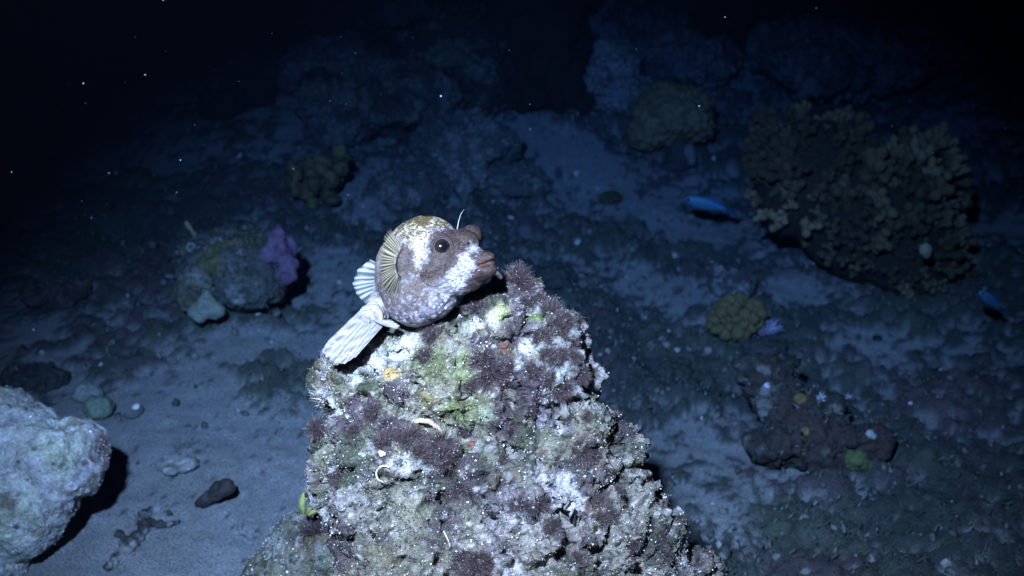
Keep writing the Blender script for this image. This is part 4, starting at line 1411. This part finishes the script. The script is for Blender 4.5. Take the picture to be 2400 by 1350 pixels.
# ---------------------------------------------------------------- reef at the back
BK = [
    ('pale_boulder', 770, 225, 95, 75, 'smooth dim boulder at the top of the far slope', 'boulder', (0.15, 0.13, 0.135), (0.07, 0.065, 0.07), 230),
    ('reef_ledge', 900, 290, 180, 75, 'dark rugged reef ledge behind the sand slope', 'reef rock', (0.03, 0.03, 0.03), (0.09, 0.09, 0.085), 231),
    ('reef_ledge', 1080, 230, 130, 110, 'tall dark reef ledge with pale spots beside the shadowed recess', 'reef rock', (0.025, 0.025, 0.025), (0.085, 0.09, 0.08), 232),
    ('reef_boulder', 1090, 370, 110, 48, 'mossy reef boulder below the shadowed recess', 'boulder', (0.07, 0.08, 0.075), (0.15, 0.15, 0.14), 233),
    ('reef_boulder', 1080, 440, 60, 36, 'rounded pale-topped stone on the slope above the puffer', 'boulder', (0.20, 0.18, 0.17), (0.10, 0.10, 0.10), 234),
    ('pale_ridge', 1440, 235, 60, 85, 'pale rock ridge at the edge of the shadowed recess', 'reef rock', (0.20, 0.20, 0.20), (0.08, 0.09, 0.09), 235),
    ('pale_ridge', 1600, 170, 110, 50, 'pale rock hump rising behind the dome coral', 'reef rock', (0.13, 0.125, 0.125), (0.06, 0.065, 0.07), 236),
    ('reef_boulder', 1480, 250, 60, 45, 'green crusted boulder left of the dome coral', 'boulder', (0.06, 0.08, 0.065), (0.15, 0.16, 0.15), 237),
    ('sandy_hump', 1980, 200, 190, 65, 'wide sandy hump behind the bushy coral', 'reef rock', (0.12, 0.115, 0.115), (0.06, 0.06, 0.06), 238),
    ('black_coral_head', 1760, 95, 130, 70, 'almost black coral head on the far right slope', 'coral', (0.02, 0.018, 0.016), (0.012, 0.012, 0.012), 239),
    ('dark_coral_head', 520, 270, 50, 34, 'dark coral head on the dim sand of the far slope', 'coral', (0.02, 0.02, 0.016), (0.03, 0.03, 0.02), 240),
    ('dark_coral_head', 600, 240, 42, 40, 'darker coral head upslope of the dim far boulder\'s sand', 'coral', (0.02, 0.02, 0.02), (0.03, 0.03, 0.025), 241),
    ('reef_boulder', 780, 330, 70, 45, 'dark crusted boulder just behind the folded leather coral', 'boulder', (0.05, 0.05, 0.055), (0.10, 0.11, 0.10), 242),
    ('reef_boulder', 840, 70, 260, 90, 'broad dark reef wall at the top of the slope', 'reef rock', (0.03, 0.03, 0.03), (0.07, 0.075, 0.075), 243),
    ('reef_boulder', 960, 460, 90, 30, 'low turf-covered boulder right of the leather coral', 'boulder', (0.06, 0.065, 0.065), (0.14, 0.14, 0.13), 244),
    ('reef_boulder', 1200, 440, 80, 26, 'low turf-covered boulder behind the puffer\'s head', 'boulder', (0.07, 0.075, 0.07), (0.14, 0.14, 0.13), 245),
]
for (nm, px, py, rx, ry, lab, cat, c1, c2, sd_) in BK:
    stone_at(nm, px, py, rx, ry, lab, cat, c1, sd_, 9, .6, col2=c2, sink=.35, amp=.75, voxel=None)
# shade of a recess under the ledge, painted as one near-black mass
p, d = floor_at(1265, 285)
k = d / FPX
lump('shadow_recess_mass', [ell(1270, 130, d + .12, 125, 190, 120), ell(1265, 230, d + .08, 85, 60, 90), ell(1200, 190, d + .1, 70, 100, 90), ell(1330, 90, d + .14, 75, 150, 90), ell(1270, -80, d + .2, 160, 160, 130)], 0.013, 'shadowed recess at the top of the slope, painted as an almost black mass', 'boulder', (0.012, 0.011, 0.010), 260, 0.13, 5.5, mat=M_reef)
# feathery things on the ledge
FE = [mesh_local('soft_coral', *strands(None, 160, 0.05, 0.055, 0.0022, .5, seed=300 + q, palette=((0.14, 0.16, 0.15), (0.08, 0.10, 0.09)), tip=(0.26, 0.30, 0.28)), M_algae) for q in range(3)]
for i, (px, py, s, lab) in enumerate([(905, 320, .45, 'small bright feathery tuft on the sand slope'), (1000, 318, .35, 'tiny bluish feathery tuft on the mossy boulder'), (1100, 60, 1.2, 'bushy grey-green soft coral at the crest of the reef'),
                                      (1040, 90, .8, 'smaller soft coral left of the crest bush'), (960, 110, .7, 'pale feathery soft coral on the reef ledge'), (1010, 160, .6, 'feathery tuft beneath the crest bushes'),
                                      (745, 40, .7, 'lone bluish soft coral on the dark reef wall'), (1500, 150, .7, 'bluish soft coral above the green crusted boulder'), (1760, 250, .5, 'bluish feathery tuft beside the bushy coral\'s crown'), (2150, 340, .9, 'tall dim feathery soft coral behind the bushy coral'),
                                      (620, 330, .5, 'dark forked tuft on the dim sand slope'), (700, 355, .4, 'small dark tuft upslope of the leather coral')]):
    p, d = floor_at(px, py + 25)
    o = place('soft_coral', FE[i % 3], p + np.array([0, 0, .06 if py < 200 else .01]), (0, -.3, 1), s)
    tag(o, lab, 'soft coral')


# ---------------------------------------------------------------- blue damselfish
def damsel(px, py, d, L, yaw, pitch, label):
    root = empty('blue_fish', at(px, py, d), label, 'fish', None)
    o0 = ORIG[root.name]
    Rm = np.array(Matrix.Rotation(yaw, 3, 'Z') @ Matrix.Rotation(pitch, 3, 'Y'))
    ns, nr = 26, 18
    xs = np.linspace(0, 1, ns)
    hgt = np.interp(xs, [0, .04, .12, .3, .5, .75, .92, 1], [.012, .048, .085, .118, .115, .068, .030, .024])
    wid = hgt * np.interp(xs, [0, .3, 1], [.75, .52, .35])
    V, C_ = [], []
    for i, x in enumerate(xs):
        for q in range(nr):
            a = 2 * math.pi * q / nr
            zz = math.sin(a)
            V.append([(-0.45 + x * .78), math.cos(a) * wid[i], zz * hgt[i] * (1.05 if zz < 0 else .95)])
            b = np.array([0.05, 0.17, 0.27]) * (0.75 + .25 * zz)
            if zz < -.35: b = b + (np.array([0.05, 0.14, 0.24]) - b) * min(1, (-zz - .35) * 2)
            if zz < -.86: b = np.array([0.02, 0.03, 0.05])
            C_.append(b)
    F = []
    for i in range(ns - 1):
        for q in range(nr):
            F.append([i * nr + q, i * nr + (q + 1) % nr, (i + 1) * nr + (q + 1) % nr, (i + 1) * nr + q])
    F += [list(range(nr))[::-1], [(ns - 1) * nr + q for q in range(nr)]]
    tr = lambda A: o0 + (np.asarray(A, float) * L) @ Rm.T
    put('body', tr(V), F, M_blue, parent=root, cols=np.array(C_))

    def flat(name, pts, col, th=.012):
        n = len(pts)
        A = [[x, th, z] for x, z in pts] + [[x, -th, z] for x, z in pts]
        Fx = [list(range(n)), list(range(2 * n - 1, n - 1, -1))] + [[i, n + i, n + (i + 1) % n, (i + 1) % n] for i in range(n)]
        put(name, tr(A), Fx, M_blue, parent=root, cols=np.tile(np.array(col), (2 * n, 1)), smooth=False)
    flat('tail_fin', [(.30, .028), (.42, .055), (.54, .07), (.47, .0), (.54, -.07), (.42, -.055), (.30, -.028)], (0.012, 0.03, 0.07))
    flat('dorsal_fin', [(-.2, .10), (-.05, .130), (.12, .120), (.26, .07), (.20, .04), (0, .08)], (0.01, 0.07, 0.22))
    flat('anal_fin', [(0, -.10), (.08, -.135), (.2, -.11), (.28, -.05), (.16, -.06)], (0.015, 0.02, 0.04))
    for s in (-1, 1):
        v, f = ico(2)
        e = put('eye', tr(v * np.array([.030, .014, .030]) + np.array([-.385, s * .043, .015])), f, M_eye, parent=root)
    return root


p, d = floor_at(1670, 520)
damsel(1662, 481, d - .16, 132 * (d - .16) / FPX, math.radians(-6), math.radians(13), 'small bright blue fish hovering over the sand beside the bushy coral')
p, d = floor_at(2300, 720)
damsel(2322, 706, d - .2, 110 * (d - .2) / FPX, math.radians(20), math.radians(38), 'small dim blue fish diving beneath the right end of the bushy coral')

# ---------------------------------------------------------------- drifting specks in the water
n = 420
pxs = rng.random(n) * 2500 - 50
pys = rng.random(n) * 1400 - 100
keep = (rng.random(n) < np.clip(1.1 - pys / 900, .08, 1) * np.clip(1.25 - pxs / 1900, .2, 1))
pts = np.array([at(x, y, dd) for x, y, dd in zip(pxs[keep], pys[keep], 1.2 + rng.random(keep.sum()) * 1.3)])
ok = pts[:, 2] > Hb(pts[:, 0], pts[:, 1]) + .1
pts = pts[ok]
v, f = ico(1)
V = (pts[:, None] + v[None] * (0.0003 + 0.0009 * rng.random((len(pts), 1, 1))**4)).reshape(-1, 3)
F = (np.arange(len(pts))[:, None, None] * len(v) + np.array(f)[None]).reshape(-1, 3)
o = put('drifting_specks', V, F, M_grain, origin=(0, 0, 0), cols=np.tile(np.array([.30, .34, .45]), (len(V), 1)))
tag(o, 'tiny pale specks drifting in the dark water', 'specks', kind='stuff')

# ---------------------------------------------------------------- the water itself
zmin = SEA_P[:, 2].min() - 1.0
zmax = max(SEA_P[:, 2].max(), 1.6) + .8
bm = bmesh.new()
bmesh.ops.create_cube(bm, size=1)
me = bpy.data.meshes.new('haze')
bm.to_mesh(me)
bm.free()
hz = bpy.data.objects.new('haze', me)
COL.objects.link(hz)
hz.location = (0, 5.2, (zmin + zmax) / 2)
hz.scale = (16, 15, zmax - zmin)
m = bpy.data.materials.new('sea_water')
m.use_nodes = True
nt = m.node_tree
nt.nodes.clear()
out = nt.nodes.new('ShaderNodeOutputMaterial')
pv = nt.nodes.new('ShaderNodeVolumePrincipled')
pv.inputs['Color'].default_value = (0.0006, 0.0012, 0.0025, 1)
pv.inputs['Absorption Color'].default_value = (0.03, 0.30, 0.74, 1)
pv.inputs['Density'].default_value = 0.53
nt.links.new(pv.outputs[0], out.inputs['Volume'])
me.materials.append(m)
tag(hz, 'dim blue sea water filling the whole scene', 'water', kind='stuff')
